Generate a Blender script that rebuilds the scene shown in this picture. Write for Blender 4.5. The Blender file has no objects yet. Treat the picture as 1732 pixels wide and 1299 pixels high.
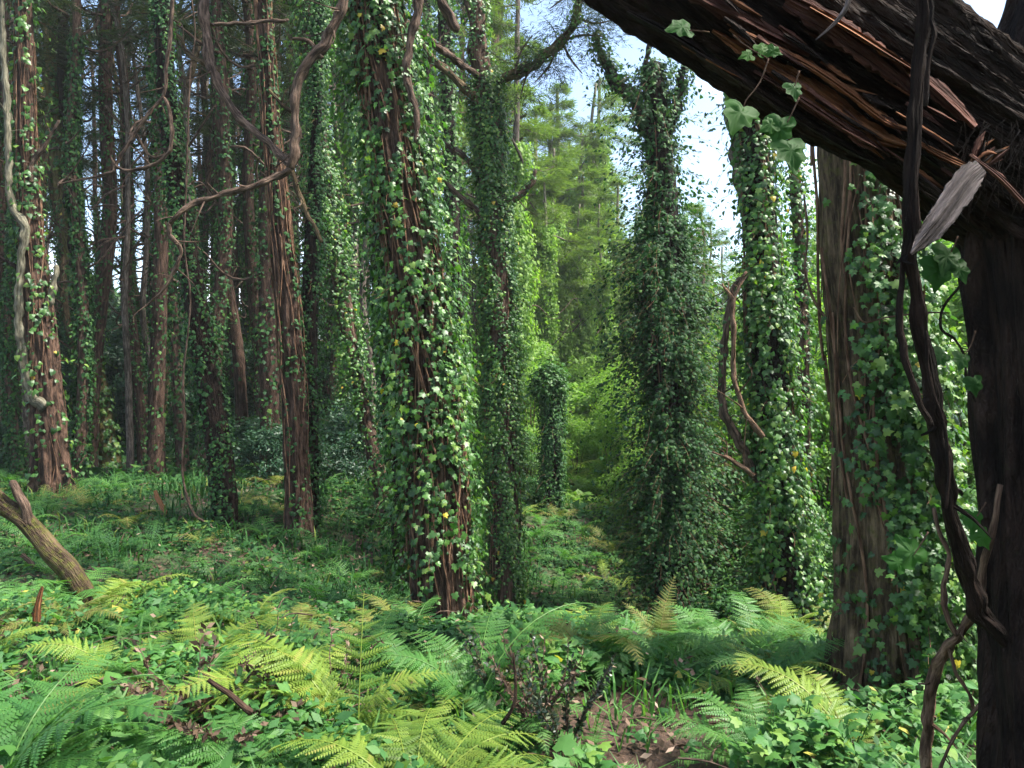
import bpy, math, random
import numpy as np
from mathutils import Vector, Matrix, Euler

R0 = np.random.default_rng(7)
random.seed(7)
SC = bpy.context.scene
COL = SC.collection
R = math.radians

# ------------------------------------------------------------------ camera, sky, sun, exposure
F_PX, CX, CY, EYE = 1284.0, 866.0, 650.0, 1.6
cam = bpy.data.cameras.new("camera")
cam.sensor_width = 36.0
cam.lens = 36.0 * F_PX / 1732.0
cam.clip_start, cam.clip_end = 0.05, 1000.0
cam_ob = bpy.data.objects.new("camera", cam)
COL.objects.link(cam_ob)
cam_ob.location = (0, 0, EYE)
cam_ob.rotation_euler = (R(90), 0, 0)
SC.camera = cam_ob

SUN_EL, SUN_AZ = 56.0, 100.0            # azimuth clockwise from the view direction (+Y)
w = bpy.data.worlds.new("World")
SC.world = w
w.use_nodes = True
nt = w.node_tree
nt.nodes.clear()
sky = nt.nodes.new("ShaderNodeTexSky")
sky.sky_type = 'NISHITA'
sky.sun_disc = False
sky.sun_elevation = R(SUN_EL)
sky.sun_rotation = R(SUN_AZ)
sky.dust_density = 2.0
tc = nt.nodes.new("ShaderNodeTexCoord")
cn = nt.nodes.new("ShaderNodeTexNoise")
cn.inputs["Scale"].default_value = 2.6
cn.inputs["Detail"].default_value = 7
cn.inputs["Roughness"].default_value = 0.6
cr = nt.nodes.new("ShaderNodeValToRGB")
cr.color_ramp.elements[0].position = 0.54
cr.color_ramp.elements[1].position = 0.72
cmx = nt.nodes.new("ShaderNodeMix")
cmx.data_type = 'RGBA'
cmx.inputs["B"].default_value = (9.0, 9.3, 9.8, 1)
bg = nt.nodes.new("ShaderNodeBackground")
bg.inputs["Strength"].default_value = 0.15
wo = nt.nodes.new("ShaderNodeOutputWorld")
nt.links.new(tc.outputs["Generated"], cn.inputs["Vector"])
nt.links.new(cn.outputs["Fac"], cr.inputs["Fac"])
nt.links.new(cr.outputs["Color"], cmx.inputs["Factor"])
nt.links.new(sky.outputs["Color"], cmx.inputs["A"])
nt.links.new(cmx.outputs["Result"], bg.inputs["Color"])
nt.links.new(bg.outputs["Background"], wo.inputs["Surface"])

sun = bpy.data.lights.new("sun", 'SUN')
sun.energy = 5.0
sun.angle = R(8.0)
sun.color = (1.0, 0.95, 0.86)
sun_ob = bpy.data.objects.new("sun", sun)
COL.objects.link(sun_ob)
d = Vector((math.sin(R(SUN_AZ)) * math.cos(R(SUN_EL)), math.cos(R(SUN_AZ)) * math.cos(R(SUN_EL)), math.sin(R(SUN_EL))))
sun_ob.rotation_euler = d.to_track_quat('Z', 'Y').to_euler()
sun_ob.location = (0, 0, 30)

SC.view_settings.view_transform = 'Standard'
SC.view_settings.look = 'None'
SC.view_settings.gamma = 1
SC.view_settings.use_curve_mapping = False
SC.view_settings.exposure = 1.6
SC.render.engine = 'CYCLES'
cy = SC.cycles
cy.use_denoising = True
try:
    cy.denoiser = 'OPENIMAGEDENOISE'
except Exception:
    pass
cy.use_adaptive_sampling = True
cy.adaptive_threshold = 0.02
cy.max_bounces = 7
cy.diffuse_bounces = 4
cy.glossy_bounces = 2
cy.transmission_bounces = 5
cy.transparent_max_bounces = 4
cy.volume_bounces = 0
cy.sample_clamp_indirect = 6.0
cy.caustics_reflective = False
cy.caustics_refractive = False
cy.use_light_tree = True


HAZE = 0.0011
# ------------------------------------------------------------------ materials
def ramp(nodes, stops):
    n = nodes.new("ShaderNodeValToRGB")
    e = n.color_ramp.elements
    e[0].position, e[0].color = stops[0][0], (*stops[0][1], 1)
    e[1].position, e[1].color = stops[-1][0], (*stops[-1][1], 1)
    for p, c in stops[1:-1]:
        x = e.new(p)
        x.color = (*c, 1)
    return n


def mat_new(name):
    m = bpy.data.materials.new(name)
    m.use_nodes = True
    t = m.node_tree
    return m, t, t.nodes, t.links, t.nodes["Principled BSDF"], t.nodes["Material Output"]


def leaf_mat(name, stops, rough=0.42, trans=0.35, spec=0.5, tr=(1.5, 1.7, 0.7)):
    m, t, N, L, P, O = mat_new(name)
    a = N.new("ShaderNodeAttribute"); a.attribute_name = "tint"
    rp = ramp(N, stops)
    L.new(a.outputs["Fac"], rp.inputs["Fac"])
    no = N.new("ShaderNodeTexNoise"); no.inputs["Scale"].default_value = 9.0; no.inputs["Detail"].default_value = 3
    g = N.new("ShaderNodeNewGeometry")
    L.new(g.outputs["Position"], no.inputs["Vector"])
    mr = N.new("ShaderNodeMapRange"); mr.inputs["To Min"].default_value = 0.7; mr.inputs["To Max"].default_value = 1.35
    L.new(no.outputs["Fac"], mr.inputs["Value"])
    mu = N.new("ShaderNodeVectorMath"); mu.operation = 'MULTIPLY'
    L.new(rp.outputs["Color"], mu.inputs[0]); L.new(mr.outputs["Result"], mu.inputs[1])
    L.new(mu.outputs["Vector"], P.inputs["Base Color"])
    P.inputs["Roughness"].default_value = rough
    P.inputs["Specular IOR Level"].default_value = spec
    if trans > 0:
        tl = N.new("ShaderNodeBsdfTranslucent")
        m2 = N.new("ShaderNodeVectorMath"); m2.operation = 'MULTIPLY'
        m2.inputs[1].default_value = tr
        L.new(mu.outputs["Vector"], m2.inputs[0])
        L.new(m2.outputs["Vector"], tl.inputs["Color"])
        mx = N.new("ShaderNodeMixShader"); mx.inputs[0].default_value = trans
        L.new(P.outputs[0], mx.inputs[1]); L.new(tl.outputs[0], mx.inputs[2])
        L.new(mx.outputs[0], O.inputs["Surface"])
    return m


def bark_mat(name, dark, light, moss=None, moss_amt=0.0, scale=1.0, rough=0.9, bump=0.6, stretch=0.13):
    m, t, N, L, P, O = mat_new(name)
    a = N.new("ShaderNodeAttribute"); a.attribute_name = "bc"
    mp = N.new("ShaderNodeMapping"); mp.inputs["Scale"].default_value = (1, 1, stretch)
    L.new(a.outputs["Vector"], mp.inputs["Vector"])
    n1 = N.new("ShaderNodeTexNoise"); n1.inputs["Scale"].default_value = 42 * scale; n1.inputs["Detail"].default_value = 6; n1.inputs["Roughness"].default_value = 0.65
    n2 = N.new("ShaderNodeTexNoise"); n2.inputs["Scale"].default_value = 5 * scale; n2.inputs["Detail"].default_value = 4
    n3 = N.new("ShaderNodeTexNoise"); n3.inputs["Scale"].default_value = 150 * scale; n3.inputs["Detail"].default_value = 3
    for n in (n1, n3):
        L.new(mp.outputs["Vector"], n.inputs["Vector"])
    L.new(a.outputs["Vector"], n2.inputs["Vector"])
    mid = tuple(0.5 * (x + y) for x, y in zip(dark, light))
    rp = ramp(N, [(0.32, tuple(0.45 * x for x in dark)), (0.45, dark), (0.55, mid), (0.68, light)])
    L.new(n1.outputs["Fac"], rp.inputs["Fac"])
    mr = N.new("ShaderNodeMapRange"); mr.inputs["From Min"].default_value = 0.3; mr.inputs["From Max"].default_value = 0.7
    mr.inputs["To Min"].default_value = 0.6; mr.inputs["To Max"].default_value = 1.3
    L.new(n2.outputs["Fac"], mr.inputs["Value"])
    mu = N.new("ShaderNodeVectorMath"); mu.operation = 'MULTIPLY'
    L.new(rp.outputs["Color"], mu.inputs[0]); L.new(mr.outputs["Result"], mu.inputs[1])
    col = mu.outputs["Vector"]
    if moss:
        n4 = N.new("ShaderNodeTexNoise"); n4.inputs["Scale"].default_value = 26; n4.inputs["Detail"].default_value = 8; n4.inputs["Roughness"].default_value = 0.7
        L.new(a.outputs["Vector"], n4.inputs["Vector"])
        r4 = N.new("ShaderNodeMapRange"); r4.inputs["From Min"].default_value = 0.62 - moss_amt * 0.3; r4.inputs["From Max"].default_value = 0.84 - moss_amt * 0.3
        L.new(n4.outputs["Fac"], r4.inputs["Value"])
        mx = N.new("ShaderNodeMix"); mx.data_type = 'RGBA'
        L.new(r4.outputs["Result"], mx.inputs["Factor"]); L.new(col, mx.inputs["A"]); mx.inputs["B"].default_value = (*moss, 1)
        col = mx.outputs["Result"]
    L.new(col, P.inputs["Base Color"])
    P.inputs["Roughness"].default_value = rough
    P.inputs["Specular IOR Level"].default_value = 0.12
    ad = N.new("ShaderNodeMath"); ad.operation = 'ADD'
    L.new(n1.outputs["Fac"], ad.inputs[0]); L.new(n3.outputs["Fac"], ad.inputs[1])
    bp = N.new("ShaderNodeBump"); bp.inputs["Strength"].default_value = bump; bp.inputs["Distance"].default_value = 0.045
    L.new(ad.outputs[0], bp.inputs["Height"]); L.new(bp.outputs[0], P.inputs["Normal"])
    return m


M = {}
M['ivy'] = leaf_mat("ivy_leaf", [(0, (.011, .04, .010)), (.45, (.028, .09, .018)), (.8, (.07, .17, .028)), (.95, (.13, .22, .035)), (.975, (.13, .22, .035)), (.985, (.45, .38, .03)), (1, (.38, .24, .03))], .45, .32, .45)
M['ivyfar'] = leaf_mat("ivy_leaf_far", [(0, (.02, .055, .015)), (.5, (.04, .11, .025)), (1, (.085, .17, .03))], .5, .35, .3)
M['ivydark'] = leaf_mat("ivy_leaf_shaded", [(0, (.009, .03, .010)), (.5, (.018, .062, .018)), (.85, (.04, .11, .025)), (1, (.09, .17, .035))], .6, .25, .22)  # darker copy of the ivy colour, with the shade of the wood painted in
M['glade'] = leaf_mat("glade_foliage_sunlit", [(0, (.07, .15, .025)), (.5, (.12, .23, .04)), (1, (.20, .30, .06))], .55, .5, .3)  # the glade's sunlit brightness is put into this raised leaf colour
M['fern'] = leaf_mat("fern_frond_green", [(0, (.035, .12, .03)), (.5, (.06, .17, .035)), (1, (.11, .22, .05))], .5, .4, .35)
M['fernlime'] = leaf_mat("fern_frond_lime", [(0, (.075, .15, .022)), (.5, (.15, .24, .035)), (.85, (.23, .30, .05)), (1, (.28, .24, .07))], .5, .42, .35, (1.2, 1.3, .7))
M['fernolive'] = leaf_mat("fern_frond_olive", [(0, (.06, .10, .02)), (.5, (.12, .16, .03)), (1, (.22, .18, .06))], .6, .35, .3)
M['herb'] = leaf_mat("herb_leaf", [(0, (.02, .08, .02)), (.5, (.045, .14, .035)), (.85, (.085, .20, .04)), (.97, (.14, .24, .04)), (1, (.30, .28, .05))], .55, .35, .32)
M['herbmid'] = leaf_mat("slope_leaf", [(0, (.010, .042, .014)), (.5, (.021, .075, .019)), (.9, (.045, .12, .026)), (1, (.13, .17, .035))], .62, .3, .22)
M['teal'] = leaf_mat("laurel_leaf", [(0, (.009, .03, .016)), (.5, (.018, .055, .028)), (1, (.04, .09, .042))], .5, .25, .35)
M['needle'] = leaf_mat("needle_spray", [(0, (.012, .022, .009)), (.5, (.026, .042, .018)), (.85, (.055, .075, .03)), (1, (.08, .06, .04))], .6, .25, .3)
M['needlelite'] = leaf_mat("needle_spray_sunlit", [(0, (.05, .09, .02)), (.5, (.09, .15, .035)), (1, (.15, .20, .05))], .6, .4, .3)  # paler needle copy: sunlight on the glade crowns is put into the colour
M['dead'] = leaf_mat("withered_leaf", [(0, (.03, .02, .012)), (.5, (.08, .05, .03)), (.8, (.14, .09, .06)), (1, (.30, .22, .16))], .7, .2, .3, (1.2, 1.1, .9))
M['darkleaf'] = leaf_mat("privet_leaf", [(0, (.008, .018, .010)), (.6, (.02, .035, .018)), (.9, (.05, .06, .03)), (1, (.10, .12, .07))], .35, .12, .5)
M['redbark'] = bark_mat("fibrous_red_bark", (.034, .021, .015), (.13, .078, .055), (.035, .06, .015), .0)
M['umberbark'] = bark_mat("dark_furrowed_bark", (.032, .019, .014), (.105, .064, .047), (.05, .075, .02), .15)
M['yellowmoss'] = bark_mat("yellow_mossy_bark", (.06, .045, .025), (.20, .15, .085), (.12, .12, .03), .7)
M['brownbark'] = bark_mat("brown_bark", (.05, .03, .022), (.17, .11, .08), (.05, .075, .02), .12)
M['mossbark'] = bark_mat("mossy_bark", (.05, .035, .022), (.19, .135, .08), (.085, .085, .022), .35)
M['greybark'] = bark_mat("grey_bark", (.07, .055, .045), (.22, .18, .15), (.05, .075, .025), .2)
M['palebark'] = bark_mat("pale_bark", (.11, .10, .07), (.27, .25, .18), (.08, .11, .03), .2)
M['branch'] = bark_mat("bare_branch_bark", (.06, .04, .03), (.19, .13, .095), (.06, .08, .02), .08, 1.6)
M['darkbark'] = bark_mat("dark_shaded_bark", (.014, .009, .007), (.045, .028, .021), (.03, .045, .01), .0, 1.0, .8, 1.0)  # dark brown bark, darkened further: shade on the near log painted into the colour
M['stem'] = bark_mat("ivy_stem_bark", (.12, .065, .04), (.32, .19, .12), None, 0, 1.5)
M['vinebark'] = bark_mat("vine_bark", (.10, .06, .04), (.28, .18, .12), (.06, .07, .02), .1, 2.0)
M['wood'] = bark_mat("torn_red_wood", (.16, .06, .025), (.46, .21, .10), None, 0, 1.4, .75, .8, .07)
M['woodred'] = bark_mat("dark_red_wood", (.06, .025, .018), (.19, .085, .06), None, 0, 1.2, .8, .8, .07)
M['grywood'] = bark_mat("weathered_wood", (.08, .065, .06), (.23, .19, .18), None, 0, 1.6, .85, .7, .08)
M['dirt'] = None


def ground_mat():
    m, t, N, L, P, O = mat_new("forest_soil")
    g = N.new("ShaderNodeNewGeometry")
    n1 = N.new("ShaderNodeTexNoise"); n1.inputs["Scale"].default_value = 3.0; n1.inputs["Detail"].default_value = 8
    n2 = N.new("ShaderNodeTexNoise"); n2.inputs["Scale"].default_value = 45; n2.inputs["Detail"].default_value = 6; n2.inputs["Roughness"].default_value = .7
    n5 = N.new("ShaderNodeTexNoise"); n5.inputs["Scale"].default_value = .9; n5.inputs["Detail"].default_value = 5
    for n in (n1, n2, n5):
        L.new(g.outputs["Position"], n.inputs["Vector"])
    r1 = ramp(N, [(.3, (.028, .016, .010)), (.5, (.06, .034, .022)), (.7, (.12, .07, .045))])
    L.new(n2.outputs["Fac"], r1.inputs["Fac"])
    r2 = ramp(N, [(.42, (0, 0, 0)), (.58, (1, 1, 1))])
    L.new(n1.outputs["Fac"], r2.inputs["Fac"])
    a = N.new("ShaderNodeAttribute"); a.attribute_name = "green"
    ml = N.new("ShaderNodeMath"); ml.operation = 'MULTIPLY'
    L.new(r2.outputs["Color"], ml.inputs[0]); L.new(a.outputs["Fac"], ml.inputs[1])
    mx = N.new("ShaderNodeMix"); mx.data_type = 'RGBA'
    mx.inputs["B"].default_value = (.035, .075, .02, 1)
    L.new(ml.outputs[0], mx.inputs["Factor"]); L.new(r1.outputs["Color"], mx.inputs["A"])
    L.new(mx.outputs["Result"], P.inputs["Base Color"])
    P.inputs["Roughness"].default_value = .95
    bp = N.new("ShaderNodeBump"); bp.inputs["Strength"].default_value = .8; bp.inputs["Distance"].default_value = .03
    L.new(n2.outputs["Fac"], bp.inputs["Height"]); L.new(bp.outputs[0], P.inputs["Normal"])
    return m


M['soil'] = ground_mat()


def path_mat():
    m, t, N, L, P, O = mat_new("path_gravel")
    g = N.new("ShaderNodeNewGeometry")
    n2 = N.new("ShaderNodeTexNoise"); n2.inputs["Scale"].default_value = 60; n2.inputs["Detail"].default_value = 6
    L.new(g.outputs["Position"], n2.inputs["Vector"])
    r1 = ramp(N, [(.3, (.10, .09, .10)), (.7, (.30, .28, .31))])
    L.new(n2.outputs["Fac"], r1.inputs["Fac"]); L.new(r1.outputs["Color"], P.inputs["Base Color"])
    P.inputs["Roughness"].default_value = .8
    return m


M['path'] = path_mat()


# ------------------------------------------------------------------ mesh helpers
def P3(px, py, Y):
    return np.array([(px - CX) / F_PX * Y, Y, EYE + (CY - py) / F_PX * Y])


def mesh_np(name, V, F, mat=None, tint=None, bc=None, smooth=False, extra=None):
    """V (n,3); F (m,k) uniform polygons or list of such arrays."""
    me = bpy.data.meshes.new(name)
    if not isinstance(F, list):
        F = [F]
    F = [np.asarray(f, dtype=np.int32) for f in F if len(f)]
    V = np.asarray(V, dtype=np.float32)
    nl = sum(f.size for f in F)
    npoly = sum(len(f) for f in F)
    me.vertices.add(len(V)); me.vertices.foreach_set("co", V.ravel())
    me.loops.add(nl); me.loops.foreach_set("vertex_index", np.concatenate([f.ravel() for f in F]))
    me.polygons.add(npoly)
    tot = np.concatenate([np.full(len(f), f.shape[1], np.int32) for f in F])
    st = np.concatenate([[0], np.cumsum(tot)[:-1]]).astype(np.int32)
    me.polygons.foreach_set("loop_start", st)
    me.polygons.foreach_set("use_smooth", np.full(npoly, smooth, dtype=bool))
    me.update(calc_edges=True)
    if tint is not None:
        at = me.attributes.new("tint", 'FLOAT', 'POINT')
        at.data.foreach_set("value", np.asarray(tint, np.float32).ravel())
    if bc is not None:
        at = me.attributes.new("bc", 'FLOAT_VECTOR', 'POINT')
        at.data.foreach_set("vector", np.asarray(bc, np.float32).ravel())
    if extra:
        for k, v in extra.items():
            at = me.attributes.new(k, 'FLOAT', 'POINT')
            at.data.foreach_set("value", np.asarray(v, np.float32).ravel())
    if mat:
        me.materials.append(mat)
    return me


def obj(name, me, parent=None, loc=(0, 0, 0), label=None, cat=None, group=None, kind=None):
    o = bpy.data.objects.new(name, me)
    COL.objects.link(o)
    o.location = loc
    if parent is not None:
        o.parent = parent
    props(o, label, cat, group, kind)
    return o


def props(o, label=None, cat=None, group=None, kind=None):
    if label: o["label"] = label
    if cat: o["category"] = cat
    if group: o["group"] = group
    if kind: o["kind"] = kind


def thing(name, label, cat, loc=(0, 0, 0), group=None):
    o = bpy.data.objects.new(name, None)
    COL.objects.link(o)
    o.location = loc
    o.empty_display_size = 0.2
    props(o, label, cat, group)
    return o


def dup(root, loc, rz=0, sc=1.0, label=None, group=None, tilt=(0, 0)):
    r = root.copy(); COL.objects.link(r)
    r.location = loc; r.rotation_euler = (tilt[0], tilt[1], rz)
    r.scale = (sc, sc, sc) if np.isscalar(sc) else sc
    if label: r["label"] = label
    if group: r["group"] = group
    for ch in list(root.children):
        c = ch.copy(); COL.objects.link(c); c.parent = r
        for g in ch.children:
            e = g.copy(); COL.objects.link(e); e.parent = c
    return r


def catmull(pts, n_per):
    p = np.asarray(pts, float)
    p = np.vstack([2 * p[0] - p[1], p, 2 * p[-1] - p[-2]])
    out = []
    for i in range(1, len(p) - 2):
        n = n_per[i - 1] if not np.isscalar(n_per) else n_per
        t = np.linspace(0, 1, n, endpoint=False)[:, None]
        a, b, c, e = p[i - 1], p[i], p[i + 1], p[i + 2]
        out.append(0.5 * (2 * b + (c - a) * t + (2 * a - 5 * b + 4 * c - e) * t ** 2 + (3 * b - a - 3 * c + e) * t ** 3))
    out.append(p[-2][None])
    return np.vstack(out)


class Curve:
    """sampled centre line with radii."""
    def __init__(s, pts, rads, step):
        pts = np.asarray(pts, float)
        seg = np.linalg.norm(np.diff(pts, axis=0), axis=1)
        n = np.maximum(2, np.ceil(seg / step).astype(int))
        full = np.hstack([pts, np.asarray(rads, float)[:, None]])
        q = catmull(full, list(n))
        s.C = q[:, :3]; s.r = np.maximum(q[:, 3], 1e-4)
        T = np.gradient(s.C, axis=0)
        s.T = T / np.maximum(np.linalg.norm(T, axis=1, keepdims=True), 1e-9)
        s.L = np.concatenate([[0], np.cumsum(np.linalg.norm(np.diff(s.C, axis=0), axis=1))])
        # frames by parallel transport
        X = np.zeros_like(s.C)
        x = np.array([1.0, 0, 0])
        if abs(s.T[0][0]) > .9: x = np.array([0, 0, 1.0])
        for i in range(len(s.C)):
            x = x - s.T[i] * np.dot(x, s.T[i]); x /= np.linalg.norm(x)
            X[i] = x
        s.X = X
        s.Y = np.cross(s.T, X)

    def at(s, u):
        """u in metres along the curve -> C, r, T, X, Y"""
        u = np.clip(u, 0, s.L[-1])
        i = np.clip(np.searchsorted(s.L, u) - 1, 0, len(s.L) - 2)
        f = ((u - s.L[i]) / np.maximum(s.L[i + 1] - s.L[i], 1e-9))
        g = f[:, None]
        return (s.C[i] * (1 - g) + s.C[i + 1] * g, s.r[i] * (1 - f) + s.r[i + 1] * f, s.T[i], s.X[i], s.Y[i])


def tube(cv, segs, ridge=0.0, kk=(5, 9, 17), seed=0, cap=True, flare=0.0, lump=0.0):
    rg = np.random.default_rng(seed)
    n = len(cv.C)
    th = np.linspace(0, 2 * np.pi, segs, endpoint=False)[None, :]
    z = cv.L[:, None]
    disp = np.zeros((n, segs))
    if ridge:
        for j, k in enumerate(kk):
            ph, ps, fr = rg.uniform(0, 6.28, 3)
            wv = 0.9 * np.sin(z * (1.2 + j * .9) + ph) + .5 * np.sin(z * (3.1 + j) + ps)
            disp += ridge / (1 + .6 * j) * (1 - 1.6 * np.abs(np.sin(k * th / 2 + fr + wv)))
    if lump:
        for j in range(4):
            a, b, c = rg.uniform(0, 6.28, 3)
            disp += lump * np.sin((1 + j % 3) * th + a + 1.1 * np.sin(z * 2 + b)) * np.sin(z * (2.5 + 3 * j) / max(cv.r.mean() * 8, .25) + c)
    r = cv.r[:, None] * (1 + disp)
    if flare:
        r = r * (1 + flare * np.exp(-z / (3 * cv.r[0])) * (1 + .35 * np.sin(5 * th + 1) + .25 * np.sin(3 * th + seed)))
    V = cv.C[:, None, :] + r[:, :, None] * (np.cos(th)[:, :, None] * cv.X[:, None, :] + np.sin(th)[:, :, None] * cv.Y[:, None, :])
    rr = cv.r.mean()
    bc = np.stack([np.cos(th) * rr + 0 * z, np.sin(th) * rr + 0 * z, z + 0 * th + seed * 3.7], axis=2)
    i = np.arange(n - 1)[:, None]; j = np.arange(segs)[None, :]
    jn = (j + 1) % segs
    F = np.stack([i * segs + j, i * segs + jn, (i + 1) * segs + jn, (i + 1) * segs + j], axis=2).reshape(-1, 4)
    V = V.reshape(-1, 3); bc = bc.reshape(-1, 3)
    if cap:
        V = np.vstack([V, cv.C[0] , cv.C[-1] + cv.T[-1] * cv.r[-1] * .6])
        bc = np.vstack([bc, bc[0], bc[-1]])
        m = n * segs
        jj = np.arange(segs); jj2 = (jj + 1) % segs
        F3 = np.vstack([np.stack([jj2, jj, np.full(segs, m)], 1), np.stack([(n - 1) * segs + jj, (n - 1) * segs + jj2, np.full(segs, m + 1)], 1)])
        return V, F, F3, bc
    return V, F, np.zeros((0, 3), int), bc


def join(parts):
    """list of (V, F4, F3, bc)"""
    Vs, F4, F3, B, o = [], [], [], [], 0
    for V, a, b, c in parts:
        Vs.append(V); B.append(c)
        if len(a): F4.append(np.asarray(a) + o)
        if len(b): F3.append(np.asarray(b) + o)
        o += len(V)
    return np.vstack(Vs), [np.vstack(x) for x in (F4, F3) if x], np.vstack(B)


def tube_mesh(name, cv, segs, mat, base=(0, 0, 0), **kw):
    V, F4, F3, bc = tube(cv, segs, **kw)
    return mesh_np(name, V - np.asarray(base), [F4, F3], mat, bc=bc, smooth=True)


# leaf templates: stalk at the origin, tip at +Y, normal +Z -----------------
def fan(outline, centre):
    V = np.array([centre] + outline, float)
    n = len(outline)
    return V, np.array([[0, 1 + i, 1 + (i + 1) % n] for i in range(n)])


IVY_HI = fan([(0, 0, 0), (.20, -.14, -.03), (.50, .02, -.10), (.34, .26, -.03), (.46, .52, -.10), (.19, .58, -.02), (0, 1.0, -.16),
              (-.19, .58, -.02), (-.46, .52, -.10), (-.34, .26, -.03), (-.50, .02, -.10), (-.20, -.14, -.03)], (0, .34, .03))
IVY_MD = fan([(0, 0, 0), (.46, .02, -.08), (.36, .50, -.06), (0, 1.0, -.12), (-.36, .50, -.06), (-.46, .02, -.08)], (0, .32, .04))
OVAL_HI = fan([(0, 0, 0), (.20, .18, -.03), (.27, .42, -.05), (.20, .70, -.06), (0, 1.0, -.16), (-.20, .70, -.06), (-.27, .42, -.05), (-.20, .18, -.03)], (0, .45, .06))
OVAL_LO = (np.array([(0, 0, 0), (.24, .45, -.05), (0, 1, -.1), (-.24, .45, -.05)], float), np.array([[0, 1, 2], [0, 2, 3]]))
LEAF_LO = (np.array([(0, -.05, 0), (.42, .3, -.08), (0, 1, -.1), (-.42, .3, -.08)], float), np.array([[0, 1, 2], [0, 2, 3]]))
SPRAY = (np.array([(0, 0, 0), (.10, .55, .02), (-.03, .62, 0), (.34, .62, -.03), (.40, .80, -.05), (-.30, .58, -.02), (-.42, .72, -.05), (.04, 1.0, -.06), (-.05, .98, -.06)], float),
         np.array([[0, 1, 2], [0, 3, 4], [0, 5, 6], [0, 7, 8]]))


def norm(a):
    return a / np.maximum(np.linalg.norm(a, axis=-1, keepdims=True), 1e-9)


def leaf_geo(tpl, pos, nor, tip, size, tint):
    V0, F0 = tpl
    n = norm(nor); t = norm(tip - n * (tip * n).sum(1, keepdims=True)); x = np.cross(t, n)
    S = np.asarray(size)[:, None, None]
    V = pos[:, None, :] + S * (V0[None, :, 0:1] * x[:, None, :] + V0[None, :, 1:2] * t[:, None, :] + V0[None, :, 2:3] * n[:, None, :])
    k = len(V0)
    F = (F0[None] + (np.arange(len(pos)) * k)[:, None, None]).reshape(-1, 3)
    return V.reshape(-1, 3), F, np.repeat(tint, k)


def leaf_mesh(name, tpl, pos, nor, tip, size, tint, mat, base=(0, 0, 0)):
    V, F, t = leaf_geo(tpl, pos, nor, tip, size, tint)
    return mesh_np(name, V - np.asarray(base), F, mat, tint=t)


def rnd(n, s=1.0):
    return R0.normal(0, s, (n, 3))


def clump(a, b, seed):
    """smooth pseudo noise of two coordinates, about -1..1"""
    rg = np.random.default_rng(seed)
    v = 0
    for k in range(5):
        f = 1.5 + 1.6 * k
        p = rg.uniform(0, 6.28, 4)
        v = v + np.sin(a * round(f) + p[0] + 1.3 * np.sin(b * f * .7 + p[1])) * np.sin(b * f * 1.1 + p[2] + np.sin(a * 2 + p[3])) / (1 + .4 * k)
    return v / 1.7


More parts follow.
